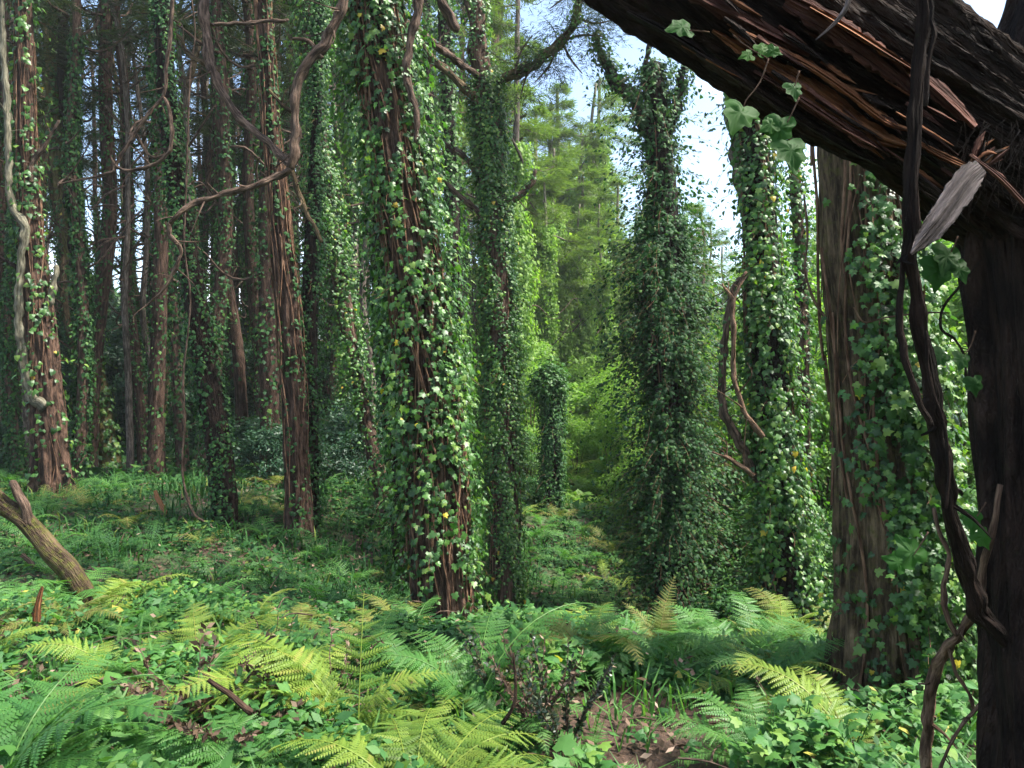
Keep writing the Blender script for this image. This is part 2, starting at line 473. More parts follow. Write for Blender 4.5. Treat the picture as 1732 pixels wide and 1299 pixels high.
def ivy_cover(cv, n, size, off=.06, side=None, sidew=1.0, seed=1, u0=0.0, u1=None, bare=0.2, shoots=0, shoot_len=(.15, .4), leaf_gap=.045, dens=None):
    """leaf positions over a trunk + hanging/outward shoots.  returns pos,nor,tip,size,tint"""
    u1 = u1 or cv.L[-1]
    rg = np.random.default_rng(seed)
    m = int(n * 6)
    u = rg.uniform(u0, u1, m); th = rg.uniform(0, 2 * np.pi, m)
    C, r, T, X, Y = cv.at(u)
    g = clump(th, u * 1.3, seed)
    acc = np.clip(.55 + .9 * g - bare, 0.02, 1)
    if dens is not None:
        acc = acc * dens(u, th)
    rad = np.cos(th)[:, None] * X + np.sin(th)[:, None] * Y
    if side is not None:
        sd = norm(np.array(side, float)[None])
        acc = acc * np.clip(.5 + sidew * (rad * sd).sum(1), 0.03, 1)
    acc = acc * np.where(rad[:, 1] > .35, .45, 1.0)
    keep = rg.random(m) < acc
    idx = np.nonzero(keep)[0][:n]
    if len(idx) < n * .6: print('ivy short', seed, len(idx), n)
    C, r, T, X, Y, rad, g2, u = C[idx], r[idx], T[idx], X[idx], Y[idx], rad[idx], g[idx], u[idx]
    o = rg.random(len(idx)) ** 1.5 * off * (1 + .8 * np.clip(g2, 0, 1))
    pos = C + rad * (r * 1.03 + .008 + o)[:, None]
    nor = rad + np.array([0, 0, .35]) + rg.normal(0, .38, (len(idx), 3))
    tip = -T + rg.normal(0, .55, (len(idx), 3))
    sz = rg.uniform(size[0], size[1], len(idx)) * rg.choice([.7, 1, 1, 1.25], len(idx))
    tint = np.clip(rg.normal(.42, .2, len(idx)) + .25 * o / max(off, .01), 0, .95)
    tint = np.where(rg.random(len(idx)) < .006, rg.uniform(.985, 1, len(idx)), tint)
    out = [[pos, nor, tip, sz, tint]]
    stems = []
    if shoots:
        us = rg.uniform(u0, u1, shoots * 3); ths = rg.uniform(0, 2 * np.pi, shoots * 3)
        Cs, rs, Ts, Xs, Ys = cv.at(us)
        rads = np.cos(ths)[:, None] * Xs + np.sin(ths)[:, None] * Ys
        ac = np.clip(.5 + .8 * clump(ths, us * 1.3, seed) - bare, .05, 1)
        if dens is not None:
            ac = ac * dens(us, ths)
        if side is not None:
            ac = ac * np.clip(.5 + sidew * (rads * sd).sum(1), 0.03, 1)
        ii = np.nonzero(rg.random(len(us)) < ac)[0][:shoots]
        for i in ii:
            L = rg.uniform(*shoot_len)
            k = max(3, int(L / leaf_gap))
            d0 = rads[i] * 1.0 + np.array([0, 0, rg.uniform(-.2, .9)]) + rg.normal(0, .35, 3)
            d0 = d0 / np.linalg.norm(d0)
            s = np.linspace(0, 1, k)[:, None]
            p = Cs[i] + rads[i] * rs[i] + d0 * L * s + np.array([0, 0, -1.0]) * (L * .55) * s ** 2
            p = p + rg.normal(0, .012 + .02 * L, (k, 3)) * s
            stems.append(p)
            nn = rads[i] * .6 + np.array([0, -.15, .75]) + rg.normal(0, .45, (k, 3))
            tt = d0 * .6 + np.array([0, 0, -.7]) + rg.normal(0, .6, (k, 3))
            pp = p + rg.normal(0, .022, (k, 3))
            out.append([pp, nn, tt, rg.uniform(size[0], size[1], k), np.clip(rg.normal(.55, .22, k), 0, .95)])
    return [np.concatenate([o[j] for o in out]) for j in range(5)], stems


def stems_tubes(paths, rad=.0025):
    parts = []
    for p in paths:
        if len(p) < 3: continue
        q = p[::max(1, len(p) // 4)]
        cv = Curve(q, np.linspace(rad, rad * .5, len(q)), .12)
        parts.append(tube(cv, 3, cap=False))
    return parts


def climbing_stems(cv, n, u0, u1, rad=(.003, .009), seed=0, wander=.5, side=None, off=.010):
    rg = np.random.default_rng(seed)
    parts = []
    for i in range(n):
        a = rg.uniform(u0, u0 + (u1 - u0) * .6); b = min(u1, a + rg.uniform(.5, 2.6))
        u = np.arange(a, b, .09)
        if len(u) < 4: continue
        th0 = rg.uniform(0, 6.28) if side is None else side + rg.normal(0, .8)
        th = th0 + wander * (np.sin(u * rg.uniform(.6, 1.6) + rg.uniform(0, 6)) + .3 * np.sin(u * rg.uniform(3, 7) + rg.uniform(0, 6)))
        C, r, T, X, Y = cv.at(u)
        rr = r * 1.04 + off + .010 * (1 + np.sin(u * 5 + i))
        p = C + rr[:, None] * (np.cos(th)[:, None] * X + np.sin(th)[:, None] * Y)
        R_ = rg.uniform(*rad)
        parts.append(tube(Curve(p, np.full(len(p), R_), .2), 5, cap=False, seed=i))
    return parts


# ------------------------------------------------------------------ terrain
CTRL = np.array([
    (0, -6, 0), (-6, -6, 0), (6, -6, 0), (0, 0, 0), (-3, 0, 0), (3, 0, 0), (-2, 3, 0), (0, 3, 0), (1.5, 3, 0), (3, 3, .02), (-3.5, 4.5, .03), (-1.5, 4.5, 0), (0, 4.5, -.03),
    (1, 4.4, -.04), (1.9, 4.2, -.05), (-.53, 6, -.42), (-1.5, 6, -.22), (-3.5, 6.5, -.12), (.6, 5.6, -.4), (-.1, 8.5, -1.15), (1.8, 8.5, -1.2), (2.17, 6, -.5),
    (2.4, 7.3, -1.2), (.9, 7, -1.1), (3.2, 8, -1.3), (4.5, 8, -1.1), (.62, 9.6, -.98), (.7, 12, -.5), (1.7, 12.5, -.62), (1.9, 18, -.45), (2.7, 30, -.55),
    (-6.65, 11, -.03), (-8, 15.6, -.03), (-3.2, 8.5, -.05), (-2.3, 8.5, -.18), (-1.9, 10.5, .1), (-9.7, 22, -.2), (-15, 10, .2), (-20, 30, .2), (0, 42, -.3), (15, 30, -.4),
    (10, 12, -.7), (3.0, 4.8, -.02), (6, 5, .05), (5.4, 9, -1.0), (20, 10, .2), (-60, 80, 0), (60, 80, 0), (-60, 0, 0), (60, 0, 0), (0, 80, 0), (-30, 50, 0), (30, 50, -.2)], float)


def _k(a, b):
    return np.sqrt(((a[:, None, :] - b[None]) ** 2).sum(2) + .25)


_W = np.linalg.solve(_k(CTRL[:, :2], CTRL[:, :2]), CTRL[:, 2])


def hgt(x, y, fine=True):
    x = np.atleast_1d(np.asarray(x, float)); y = np.atleast_1d(np.asarray(y, float))
    out = np.empty(len(x))
    q = np.stack([x, y], 1)
    for i in range(0, len(q), 20000):
        out[i:i + 20000] = _k(q[i:i + 20000], CTRL[:, :2]) @ _W
    if fine:
        out += .05 * np.sin(x * 2.1 + 1) * np.sin(y * 1.7 + .4) + + 0.028 * np.sin(x * 5.3 + y * 2) * np.sin(y * 4.1 - x) + .008 * np.sin(x * 13 + y * 7) * np.sin(y * 11)
    return out


def h1(x, y):
    return float(hgt([x], [y])[0])


gx = np.concatenate([np.linspace(-75, -12, 40, endpoint=False), np.linspace(-12, -4, 60, endpoint=False), np.linspace(-4, 4.5, 150, endpoint=False), np.linspace(4.5, 14, 60, endpoint=False), np.linspace(14, 75, 36)])
gy = np.concatenate([np.linspace(-30, 1, 20, endpoint=False), np.linspace(1, 7, 110, endpoint=False), np.linspace(7, 16, 80, endpoint=False), np.linspace(16, 76, 60)])
GX, GY = np.meshgrid(gx, gy)
gz = hgt(GX.ravel(), GY.ravel())
DIRT = (.62, 3.36)
dd = ((GX.ravel() - DIRT[0]) / .75) ** 2 + ((GY.ravel() - DIRT[1]) / .5) ** 2
green = np.clip(dd - 1, 0, 1) * .8
nx, ny = len(gx), len(gy)
ii, jj = np.meshgrid(np.arange(nx - 1), np.arange(ny - 1))
a = (jj * nx + ii).ravel()
obj("ground", mesh_np("ground", np.stack([GX.ravel(), GY.ravel(), gz], 1), np.stack([a, a + 1, a + nx + 1, a + nx], 1), M['soil'], smooth=True, extra={"green": green}), kind='structure')

# path glimpsed at the right
pv, pf = [], []
ys = np.linspace(4.0, 9.5, 22)
for i, y in enumerate(ys):
    xc = 3.35 + (y - 4.8) * .62
    for j, o_ in enumerate(np.linspace(-.42, .42, 6)):
        pv.append((xc + o_, y, h1(xc + o_, y) + .03))
for i in range(len(ys) - 1):
    for j in range(5):
        a = i * 6 + j
        pf.append((a, a + 1, a + 7, a + 6))
obj("path", mesh_np("path", np.array(pv), np.array(pf), M['path'], smooth=True), kind='structure')


# ------------------------------------------------------------------ trees at hand
def pxcurve(pts, Y, step, widths, lean=0.0, y0=None):
    """photo points (px, py) bottom to top placed at their real distance; widths in photo px"""
    P, r = [], []
    for i, (p, wd) in enumerate(zip(pts, widths)):
        YY = Y if np.isscalar(Y) else Y[i]
        P.append(P3(p[0], p[1], YY)); r.append(wd / 2 / F_PX * YY)
    return Curve(P, r, step)


def jitter(pts, wd, Y, seed, amt=.10):
    rg = np.random.default_rng(seed)
    Ys = [Y] * len(pts) if np.isscalar(Y) else Y
    a = np.array([(*p, w_, y_) for p, w_, y_ in zip(pts, wd, Ys)], float)
    q = catmull(a, 3)
    n_ = rg.normal(0, 1, (len(q), 2)) * q[:, 2:3] * amt
    n_[0] = 0; n_[-1] = 0
    q[:, :2] += n_
    q[:, 2] *= 1 + rg.normal(0, .10, len(q))
    return [tuple(x_[:2]) for x_ in q], list(q[:, 2]), list(q[:, 3])


def twig_stubs(cv, n, seed, scale_=1.0):
    rg = np.random.default_rng(seed)
    out = []
    for i in range(n):
        u = np.array([rg.uniform(.15, .98) * cv.L[-1]])
        C, r, T, X, Y_ = cv.at(u)
        a = rg.uniform(0, 6.28)
        d_ = math.cos(a) * X[0] + math.sin(a) * Y_[0] + T[0] * rg.uniform(.2, .9)
        L = rg.choice([.03, .06, .12, .25]) * rg.uniform(.7, 1.3) * scale_
        p = np.array([C[0], C[0] + d_ * L * .5 + rg.normal(0, .1 * L, 3), C[0] + d_ * L + rg.normal(0, .2 * L, 3)])
        r0 = min(float(r[0]) * .45, .008)
        out.append(tube(Curve(p, [r0, r0 * .6, r0 * .25], .04), 5, cap=False))
    return out


def root_fix(cv_pts, Y, widths):
    """adds a point under the ground so the trunk is planted"""
    YY = Y if np.isscalar(Y) else Y[0]
    x = (cv_pts[0][0] - CX) / F_PX * YY
    gzv = h1(x, YY) - .15
    py = CY + (EYE - gzv) / YY * F_PX
    if py > cv_pts[0][1] + 8:
        slope = (cv_pts[0][0] - cv_pts[1][0]) / (cv_pts[0][1] - cv_pts[1][1] + 1e-6)
        cv_pts = [(cv_pts[0][0] + slope * (py - cv_pts[0][1]) * .5, py)] + list(cv_pts)
        widths = [widths[0] * 1.05] + list(widths)
        if not np.isscalar(Y): Y = [Y[0]] + list(Y)
    return cv_pts, Y, widths


LEAFVARS = {}


def leaf_objects(parent, base, arr, idx, tpl, mat, name="ivy_leaf"):
    key = (mat.name, tuple(tpl[0].shape), name)
    if key not in LEAFVARS:
        vs = []
        for t in list(np.linspace(.15, .95, 10)) + [.99]:
            V = tpl[0].copy(); V[:, 2] += R0.normal(0, .03, len(V))
            vs.append(mesh_np(name, V, tpl[1], mat, tint=np.full(len(V), t), smooth=True))
        LEAFVARS[key] = vs
    vs = LEAFVARS[key]
    pos, nor, tip, sz, tint = arr
    n = norm(nor[idx]); tp = tip[idx]; t = norm(tp - n * (tp * n).sum(1, keepdims=True)); x = np.cross(t, n)
    for k, i in enumerate(idx):
        vi = 10 if tint[i] >= .98 else int(np.clip((tint[i] - .1) / .85 * 10, 0, 9))
        o = bpy.data.objects.new(name, vs[vi]); COL.objects.link(o); o.parent = parent
        s = sz[i]; p = pos[i] - base
        o.matrix_local = Matrix(((x[k][0] * s, t[k][0] * s, n[k][0] * s, p[0]), (x[k][1] * s, t[k][1] * s, n[k][1] * s, p[1]), (x[k][2] * s, t[k][2] * s, n[k][2] * s, p[2]), (0, 0, 0, 1)))


def pick_leaves(arr, n, seed=0):
    """the leaves that show largest: in frame, on the camera's side"""
    pos, nor, tip, sz, tint = arr
    px = CX + pos[:, 0] / pos[:, 1] * F_PX; py = CY + (EYE - pos[:, 2]) / pos[:, 1] * F_PX
    nn = norm(nor)
    v = norm(np.array([0, 0, EYE]) - pos)
    face = (nn * v).sum(1)
    sc = sz / pos[:, 1] * np.clip(face, 0, 1) * ((px > 5) & (px < 1727) & (py > 5) & (py < 1290))
    return np.argsort(-sc)[:n]


def big_tree(name, label, cat, pts, widths, Y, bark, segs=40, step=.05, ridge=.07, n_ivy=0, leaf=(.04, .06), ivymat='ivy', tpl=IVY_MD, off=.06, side=None, sidew=1., bare=.2,
             shoots=0, shoot_len=(.15, .4), leaf_gap=.045, n_leaf_obj=0, stems=0, top=None, seed=1, flare=.25, dens=None, branches=(), group=None, crown=None, lump=.03, kk=(5, 9, 17), stem_wander=.4, u1=None, extra_stems=None):
    pts, Y, widths = root_fix(list(pts), Y, list(widths))
    cv = pxcurve(pts, Y, step, widths)
    if top:  # carry on above the frame
        c = cv.C[-1]; dirn = cv.T[-1]
        P = np.vstack([cv.C[::6], cv.C[-1:], c + dirn * top * .5 + np.array([0, .1, 0]), c + np.array([dirn[0], dirn[1], dirn[2]]) * top])
        rr = np.concatenate([cv.r[::6], cv.r[-1:], [cv.r[-1] * .8, cv.r[-1] * .5]])
        k = np.ones(len(P), bool); k[len(cv.C[::6]) - 1] = False
        cv = Curve(P[k], rr[k], step * 1.0)
    base = cv.C[0] + np.array([0, 0, .15])
    t = thing(name, label, cat, tuple(base), group)
    obj("trunk", tube_mesh("trunk", cv, segs, M[bark], base, ridge=ridge, seed=seed, flare=flare, lump=lump, kk=kk), t)
    curves = [cv]
    for b in branches:
        bp, bw, bY, bm = b[:4]
        ivyb = b[4] if len(b) > 4 else 0
        bp, bw, bY = jitter(bp, bw, bY, seed * 31 + len(curves))
        bc_ = pxcurve(bp, bY, .03, bw)
        tw_ = join(twig_stubs(bc_, 4 + int(bc_.L[-1] * 4), seed + len(curves)))
        obj("twigs", mesh_np("twigs", tw_[0] - base, tw_[1], M[bm], bc=tw_[2], smooth=True), t, kind='stuff')
        obj("branch", tube_mesh("branch", bc_, 14, M[bm], base, ridge=.09, lump=.13, seed=seed + len(curves), kk=(3, 5)), t)
        curves.append(bc_)
        if ivyb:
            arr, st = ivy_cover(bc_, ivyb, leaf, off=.08, seed=seed + 50 + len(curves), bare=0, shoots=ivyb // 40, shoot_len=(.1, .35))
            obj("branch_ivy", leaf_mesh("branch_ivy", tpl, *arr, M[ivymat], base), t, kind='stuff')
    if stems:
        ps = climbing_stems(cv, stems, 0.1, cv.L[-1], seed=seed, wander=stem_wander)
        V, F, B = join(ps)
        obj("ivy_stems", mesh_np("ivy_stems", V - base, F, M['stem'], bc=B, smooth=True), t, kind='stuff')
    if n_ivy:
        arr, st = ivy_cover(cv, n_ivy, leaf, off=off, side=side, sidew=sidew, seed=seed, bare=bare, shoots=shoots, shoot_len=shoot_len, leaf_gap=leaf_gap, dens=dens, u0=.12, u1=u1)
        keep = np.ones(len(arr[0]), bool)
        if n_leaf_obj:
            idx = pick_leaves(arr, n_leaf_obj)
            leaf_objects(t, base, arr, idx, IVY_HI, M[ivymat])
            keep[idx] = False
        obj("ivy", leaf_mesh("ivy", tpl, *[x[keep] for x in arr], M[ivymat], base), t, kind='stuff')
        if st:
            V, F, B = join(stems_tubes(st))
            obj("ivy_shoots", mesh_np("ivy_shoots", V - base, F, M['stem'], bc=B), t, kind='stuff')
    if crown:
        crown_part(t, crown, base, cv)
    return t, cv, base


# ---- crowns -----------------------------------------------------------
def crown_geo(H0, H1, Rr, nl, nspray, seed, flat=.12, lean=.25, size=(.14, .28), centre=lambda z: (0, 0)):
    rg = np.random.default_rng(seed)
    limbs, pos, nor, tip = [], [], [], []
    per = nspray // nl
    for i in range(nl):
        f = (i + rg.random()) / nl
        z = H0 + (H1 - H0) * f
        a = rg.uniform(0, 6.28)
        L = Rr * (1 - .75 * f) * rg.uniform(.6, 1.1)
        c = np.array([*centre(z), z])
        dr = np.array([math.cos(a), math.sin(a), 0])
        s = np.linspace(0, 1, 5)[:, None]
        p = c + dr * L * s + np.array([0, 0, 1]) * L * (lean * s + .12 * np.sin(s * 5 + a)) + np.cross(dr, [0, 0, 1]) * .12 * L * np.sin(s * 4 + a)
        limbs.append(tube(Curve(p, np.linspace(.02 + .012 * L, .008, 5), L / 8), 5, cap=False, seed=i))
        # secondary twigs carry pads
        npad = rg.integers(4, 8)
        for k in range(npad):
            sp = rg.uniform(.3, 1.02)
            q = c + dr * L * sp + np.array([0, 0, 1]) * L * (lean * sp + .12 * math.sin(sp * 5 + a)) + np.cross(dr, [0, 0, 1]) * L * rg.uniform(-.34, .34) * (1.2 - sp * .6)
            m = max(6, per // npad)
            rad = rg.uniform(.25, .6) * (.6 + .2 * L)
            e = rg.normal(0, 1, (m, 3)); e[:, 2] *= flat / .25
            e *= (rg.random(m) ** .5 / np.maximum(np.linalg.norm(e, axis=1), .3))[:, None] * rad
            pos.append(q + e)
            nor.append(np.tile([0, 0, 1.], (m, 1)) + rg.normal(0, .45, (m, 3)))
            tip.append(e * 1.5 / rad + dr * .8 + rg.normal(0, .4, (m, 3)) - np.array([0, 0, .15]))
    pos, nor, tip = np.vstack(pos), np.vstack(nor), np.vstack(tip)
    n = len(pos)
    return limbs, (pos, nor, tip, rg.uniform(size[0], size[1], n), np.clip(rg.normal(.5, .22, n), 0, 1))


def crown_part(t, cr, base, cv):
    H0, H1, Rr, nl, ns, matn, seed = cr
    c = cv.C[-1]
    limbs, arr = crown_geo(H0, H1, Rr, nl, ns, seed, centre=lambda z: (c[0], c[1]))
    V, F, B = join(limbs)
    obj("limbs", mesh_np("limbs", V - base, F, M['brownbark'], bc=B, smooth=True), t)
    obj("crown", leaf_mesh("crown", SPRAY, *arr, M[matn], base), t, kind='stuff')


DK = 'ivydark'
# the central ivy tree
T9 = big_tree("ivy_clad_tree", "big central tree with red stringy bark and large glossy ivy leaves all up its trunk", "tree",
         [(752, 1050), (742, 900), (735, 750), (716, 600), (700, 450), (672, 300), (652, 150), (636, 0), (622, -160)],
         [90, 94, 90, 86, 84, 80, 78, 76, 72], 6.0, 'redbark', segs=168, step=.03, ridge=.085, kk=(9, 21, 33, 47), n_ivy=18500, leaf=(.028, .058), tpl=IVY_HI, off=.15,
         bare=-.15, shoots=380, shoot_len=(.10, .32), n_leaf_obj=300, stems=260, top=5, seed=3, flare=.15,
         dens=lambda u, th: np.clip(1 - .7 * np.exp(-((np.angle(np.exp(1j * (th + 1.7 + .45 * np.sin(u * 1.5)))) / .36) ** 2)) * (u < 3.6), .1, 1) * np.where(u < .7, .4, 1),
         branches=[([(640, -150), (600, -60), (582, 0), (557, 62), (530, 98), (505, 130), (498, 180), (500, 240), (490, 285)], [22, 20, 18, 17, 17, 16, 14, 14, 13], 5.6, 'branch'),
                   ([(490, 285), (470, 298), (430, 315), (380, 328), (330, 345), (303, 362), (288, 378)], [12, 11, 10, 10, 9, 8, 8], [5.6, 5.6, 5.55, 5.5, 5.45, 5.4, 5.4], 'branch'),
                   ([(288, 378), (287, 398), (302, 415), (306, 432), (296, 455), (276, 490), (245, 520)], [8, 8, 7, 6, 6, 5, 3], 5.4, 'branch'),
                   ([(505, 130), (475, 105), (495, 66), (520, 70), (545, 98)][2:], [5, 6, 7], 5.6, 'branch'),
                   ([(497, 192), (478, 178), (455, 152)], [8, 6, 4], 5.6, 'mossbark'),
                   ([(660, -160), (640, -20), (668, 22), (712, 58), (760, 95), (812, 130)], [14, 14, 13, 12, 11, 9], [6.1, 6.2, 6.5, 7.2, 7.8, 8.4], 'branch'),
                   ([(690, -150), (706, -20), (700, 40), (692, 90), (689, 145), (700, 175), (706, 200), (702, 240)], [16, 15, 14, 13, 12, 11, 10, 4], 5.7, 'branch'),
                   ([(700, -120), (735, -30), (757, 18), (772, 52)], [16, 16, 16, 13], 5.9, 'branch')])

# tall ivy column behind it, and its forked limbs
T10 = big_tree("ivy_clad_tree", "slim tall ivy column forking near its top, just right of the big central tree", "tree",
         [(853, 1075), (852, 900), (850, 800), (846, 600), (836, 400), (830, 250), (818, 130)],
         [44, 48, 50, 48, 46, 44, 42], 8.5, 'brownbark', segs=40, step=.07, n_ivy=20000, leaf=(.022, .042), ivymat='ivy', off=.08, bare=-.1, shoots=420, shoot_len=(.08, .26), leaf_gap=.03, seed=5, stems=20,
         branches=[([(818, 140), (806, 60), (798, -60), (790, -300)], [34, 28, 22, 16], 8.5, 'brownbark', 1500),
                   ([(830, 150), (862, 128), (905, 108), (948, 72), (975, 30), (992, -60)], [18, 17, 16, 15, 13, 10], [8.5, 8.4, 8.3, 8.2, 8.1, 8.0], 'mossbark', 450),
                   ([(815, 180), (788, 155), (755, 120), (722, 88), (700, 60)], [16, 14, 13, 11, 8], 8.4, 'mossbark', 120),
                   ([(820, 330), (800, 285), (770, 255), (740, 235)], [12, 10, 9, 6], 8.6, 'branch', 30),
                   ([(835, 395), (800, 352), (770, 325), (748, 300)], [12, 10, 8, 5], 8.4, 'branch', 40),
                   ([(850, 345), (872, 335), (896, 312), (905, 290)], [12, 11, 10, 7], 8.4, 'branch', 90)])

tS, cS, bS = T10
sp_pos, sp_tip = [], []
lim = []
for q in [[(960, 66), (985, 60), (1020, 62)], [(940, 80), (930, 110), (905, 140)], [(975, 30), (1005, 40), (1035, 35)], [(905, 108), (890, 130), (880, 165)], [(950, 70), (965, 100), (985, 125)], [(992, -40), (1030, -10), (1055, 10)], [(985, 0), (960, -5), (930, 15)], [(870, 125), (880, 90), (900, 60)]]:
    c_ = pxcurve(q, 8.2, .05, [5, 4, 2])
    lim.append(tube(c_, 5, cap=False))
    for _ in range(6):
        k_ = R0.integers(1, len(c_.C)); cc = c_.C[k_] + R0.normal(0, .10, 3) * np.array([1, 1, .5])
        m_ = 90
        e_ = rnd(m_) * np.array([.15, .16, .035])
        sp_pos.append(cc + e_); sp_tip.append(e_ * 4 + c_.T[k_] * .5 + rnd(m_, .3) - np.array([0, 0, .25]))
sp_pos, sp_tip = np.vstack(sp_pos), np.vstack(sp_tip)
m_ = len(sp_pos)
obj("needle_sprays", leaf_mesh("needle_sprays", SPRAY, sp_pos, np.array([0, 0, 1.]) + rnd(m_, .45), sp_tip, R0.uniform(.04, .09, m_), np.clip(R0.normal(.4, .25, m_), 0, 1), M['needle'], bS), tS, kind='stuff')
V, F, B = join(lim)
obj("sprigs", mesh_np("sprigs", V - bS, F, M['branch'], bc=B), tS)

# the broad bushy ivy tree right of centre
def d13(u, th):
    return np.where(u < 1.3, .28, np.where(u > 4.8, .28, 1)) + 0 * th
T13 = big_tree("ivy_clad_tree", "dark upright trunk with bushy spreading ivy and a crooked top against the blue sky", "tree",
         [(1140, 1070), (1136, 900), (1130, 700), (1126, 560), (1122, 400), (1118, 300), (1112, 220), (1104, 110)],
         [56, 54, 56, 58, 54, 46, 40, 30], 8.5, 'darkbark', segs=36, step=.07, n_ivy=15000, leaf=(.028, .052), ivymat=DK, off=.10, bare=-.1, shoots=1500, shoot_len=(.15, .8), leaf_gap=.032, seed=9, stems=12, dens=d13,
         branches=[([(1118, 255), (1092, 205), (1068, 165), (1040, 138), (1012, 78), (1008, 55)], [26, 24, 20, 17, 10, 6], 8.5, 'darkbark', 900),
                   ([(1116, 250), (1138, 195), (1152, 150), (1158, 110)], [22, 18, 14, 8], 8.5, 'darkbark', 450),
                   ([(1100, 160), (1092, 120), (1098, 80), (1110, 30)], [14, 11, 9, 6], 8.5, 'darkbark', 120),
                   ([(1122, 560), (1180, 528), (1215, 515)], [9, 6, 3], 8.3, 'darkbark', 60)])

# tree right of it with dense pale ivy
T14 = big_tree("ivy_clad_tree", "leaning trunk thickly clothed in pale mid-sized ivy, left of the widest bare trunk", "tree",
         [(1336, 1085), (1326, 950), (1318, 850), (1306, 720), (1298, 600), (1290, 450), (1284, 330), (1276, 230), (1268, 120)],
         [78, 66, 60, 58, 56, 52, 48, 44, 40], 6.0, 'darkbark', segs=48, step=.05, n_ivy=13000, leaf=(.026, .050), off=.10, bare=-.05, shoots=420, shoot_len=(.08, .32), leaf_gap=.034, n_leaf_obj=300, seed=11, stems=40, top=3,
         dens=lambda u, th: np.where(u > 3.1, .55, 1) + 0 * th,
         branches=[([(1300, 380), (1262, 330), (1246, 260), (1240, 190), (1238, 120)], [26, 28, 28, 26, 24], [6.1, 6.2, 6.3, 6.3, 6.3], 'greybark', 60),
                   ([(1290, 820), (1275, 800), (1248, 745), (1226, 700), (1222, 620), (1236, 500), (1252, 470)], [14, 15, 15, 14, 12, 9, 5], 5.9, 'branch', 60),
                   ([(1290, 740), (1262, 700), (1243, 650), (1240, 560), (1242, 505), (1262, 460)], [9, 9, 8, 8, 7, 4], 5.7, 'vinebark'),
                   ([(1242, 510), (1228, 492), (1222, 480)], [7, 5, 3], 5.7, 'vinebark'),
                   ([(1275, 805), (1240, 780), (1205, 765)], [8, 7, 3], 5.8, 'vinebark')])
T14b = big_tree("ivy_clad_tree", "slender brown stem half hidden between the pale ivy trunk and the widest bare trunk", "tree",
         [(1362, 900), (1360, 750), (1357, 560), (1352, 420), (1346, 330), (1338, 200)], [22, 22, 22, 20, 18, 16], 7.4, 'brownbark', segs=20, n_ivy=3000, leaf=(.028, .052), off=.12, bare=.0, shoots=80, seed=13, top=2)

# widest bare trunk on the right
T16 = big_tree("ivy_clad_tree", "widest mossy brown trunk, bare on its left side, ivy crowding its right side", "tree",
         [(1532, 1190), (1518, 1050), (1508, 900), (1498, 750), (1482, 600), (1468, 450), (1460, 330), (1452, 180), (1446, 0)],
         [206, 182, 164, 152, 144, 138, 134, 130, 126], 3.95, 'mossbark', segs=200, step=.025, ridge=.06, kk=(9, 17, 37, 53), n_ivy=15000, leaf=(.026, .050), tpl=IVY_HI, off=.13, side=(1, -.6, 0), sidew=1.2, bare=.02, shoots=420, shoot_len=(.08, .3), leaf_gap=.034,
         n_leaf_obj=300, stems=60, seed=17, flare=.1, top=3, dens=lambda u, th: np.where(u < 1.75, 2.6 - .6 * u, np.clip(1.55 - .46 * u, .05, 1)) + 0 * th)

# left-hand trees --------------------------------------------------------
T2 = big_tree("forked_tree", "red-brown shaggy trunk at the left edge with a pale stem running up beside it", "tree",
         [(90, 850), (84, 760), (76, 660), (66, 560), (58, 470), (50, 350), (44, 200), (40, 0)], [54, 50, 48, 46, 38, 30, 26, 24], 11, 'redbark', segs=90, step=.06, ridge=.12, kk=(5, 11, 21), stems=60, n_ivy=1500, leaf=(.05, .085), off=.12, bare=.3, shoots=40, seed=21, top=4,
         branches=[([(78, 690), (56, 672), (44, 640), (34, 570), (32, 500), (38, 430), (40, 385), (22, 350), (15, 300), (13, 220), (12, 160), (6, 90), (2, 0)], [20, 18, 15, 14, 13, 13, 15, 12, 11, 10, 10, 9, 8], 10.8, 'palebark'),
                   ([(78, 520), (90, 490), (96, 450)], [14, 10, 7], 11, 'palebark'),
                   ([(30, 455), (15, 445), (-10, 430)], [6, 6, 5], 10.8, 'darkbark'),
                   ([(52, 310), (58, 270), (80, 240), (100, 205)], [8, 8, 6, 4], 10.9, 'branch')])
T3 = big_tree("moss_coated_tree", "mossy yellow-brown straight trunk with a second darker stem joining it, upper left", "tree",
         [(182, 795), (174, 720), (162, 640), (150, 550), (136, 470), (120, 390), (104, 300), (95, 220), (88, 100), (84, 0)], [38, 34, 32, 30, 30, 30, 26, 24, 22, 22], 14.5, 'yellowmoss', segs=32, step=.09, n_ivy=1400, leaf=(.06, .1), off=.12, side=(1, -.2, 0), bare=.2, shoots=40, seed=23, top=5,
         branches=[([(132, 450), (124, 380), (120, 330), (116, 240), (108, 120), (106, -40)], [22, 22, 20, 18, 16, 14], 14.4, 'darkbark'),
                   ([(118, 335), (112, 310), (104, 300)], [8, 6, 4], 14.3, 'branch')])
T4 = big_tree("ivy_clad_tree", "thin straight ivy-speckled trunk left of the blackish ivy-spotted trunk", "tree",
         [(308, 775), (304, 700), (298, 620), (292, 520), (288, 420), (284, 380)], [20, 20, 19, 18, 15, 12], 13.5, 'brownbark', segs=24, step=.1, n_ivy=1500, leaf=(.05, .08), ivymat=DK, off=.08, bare=0, seed=25, top=4)
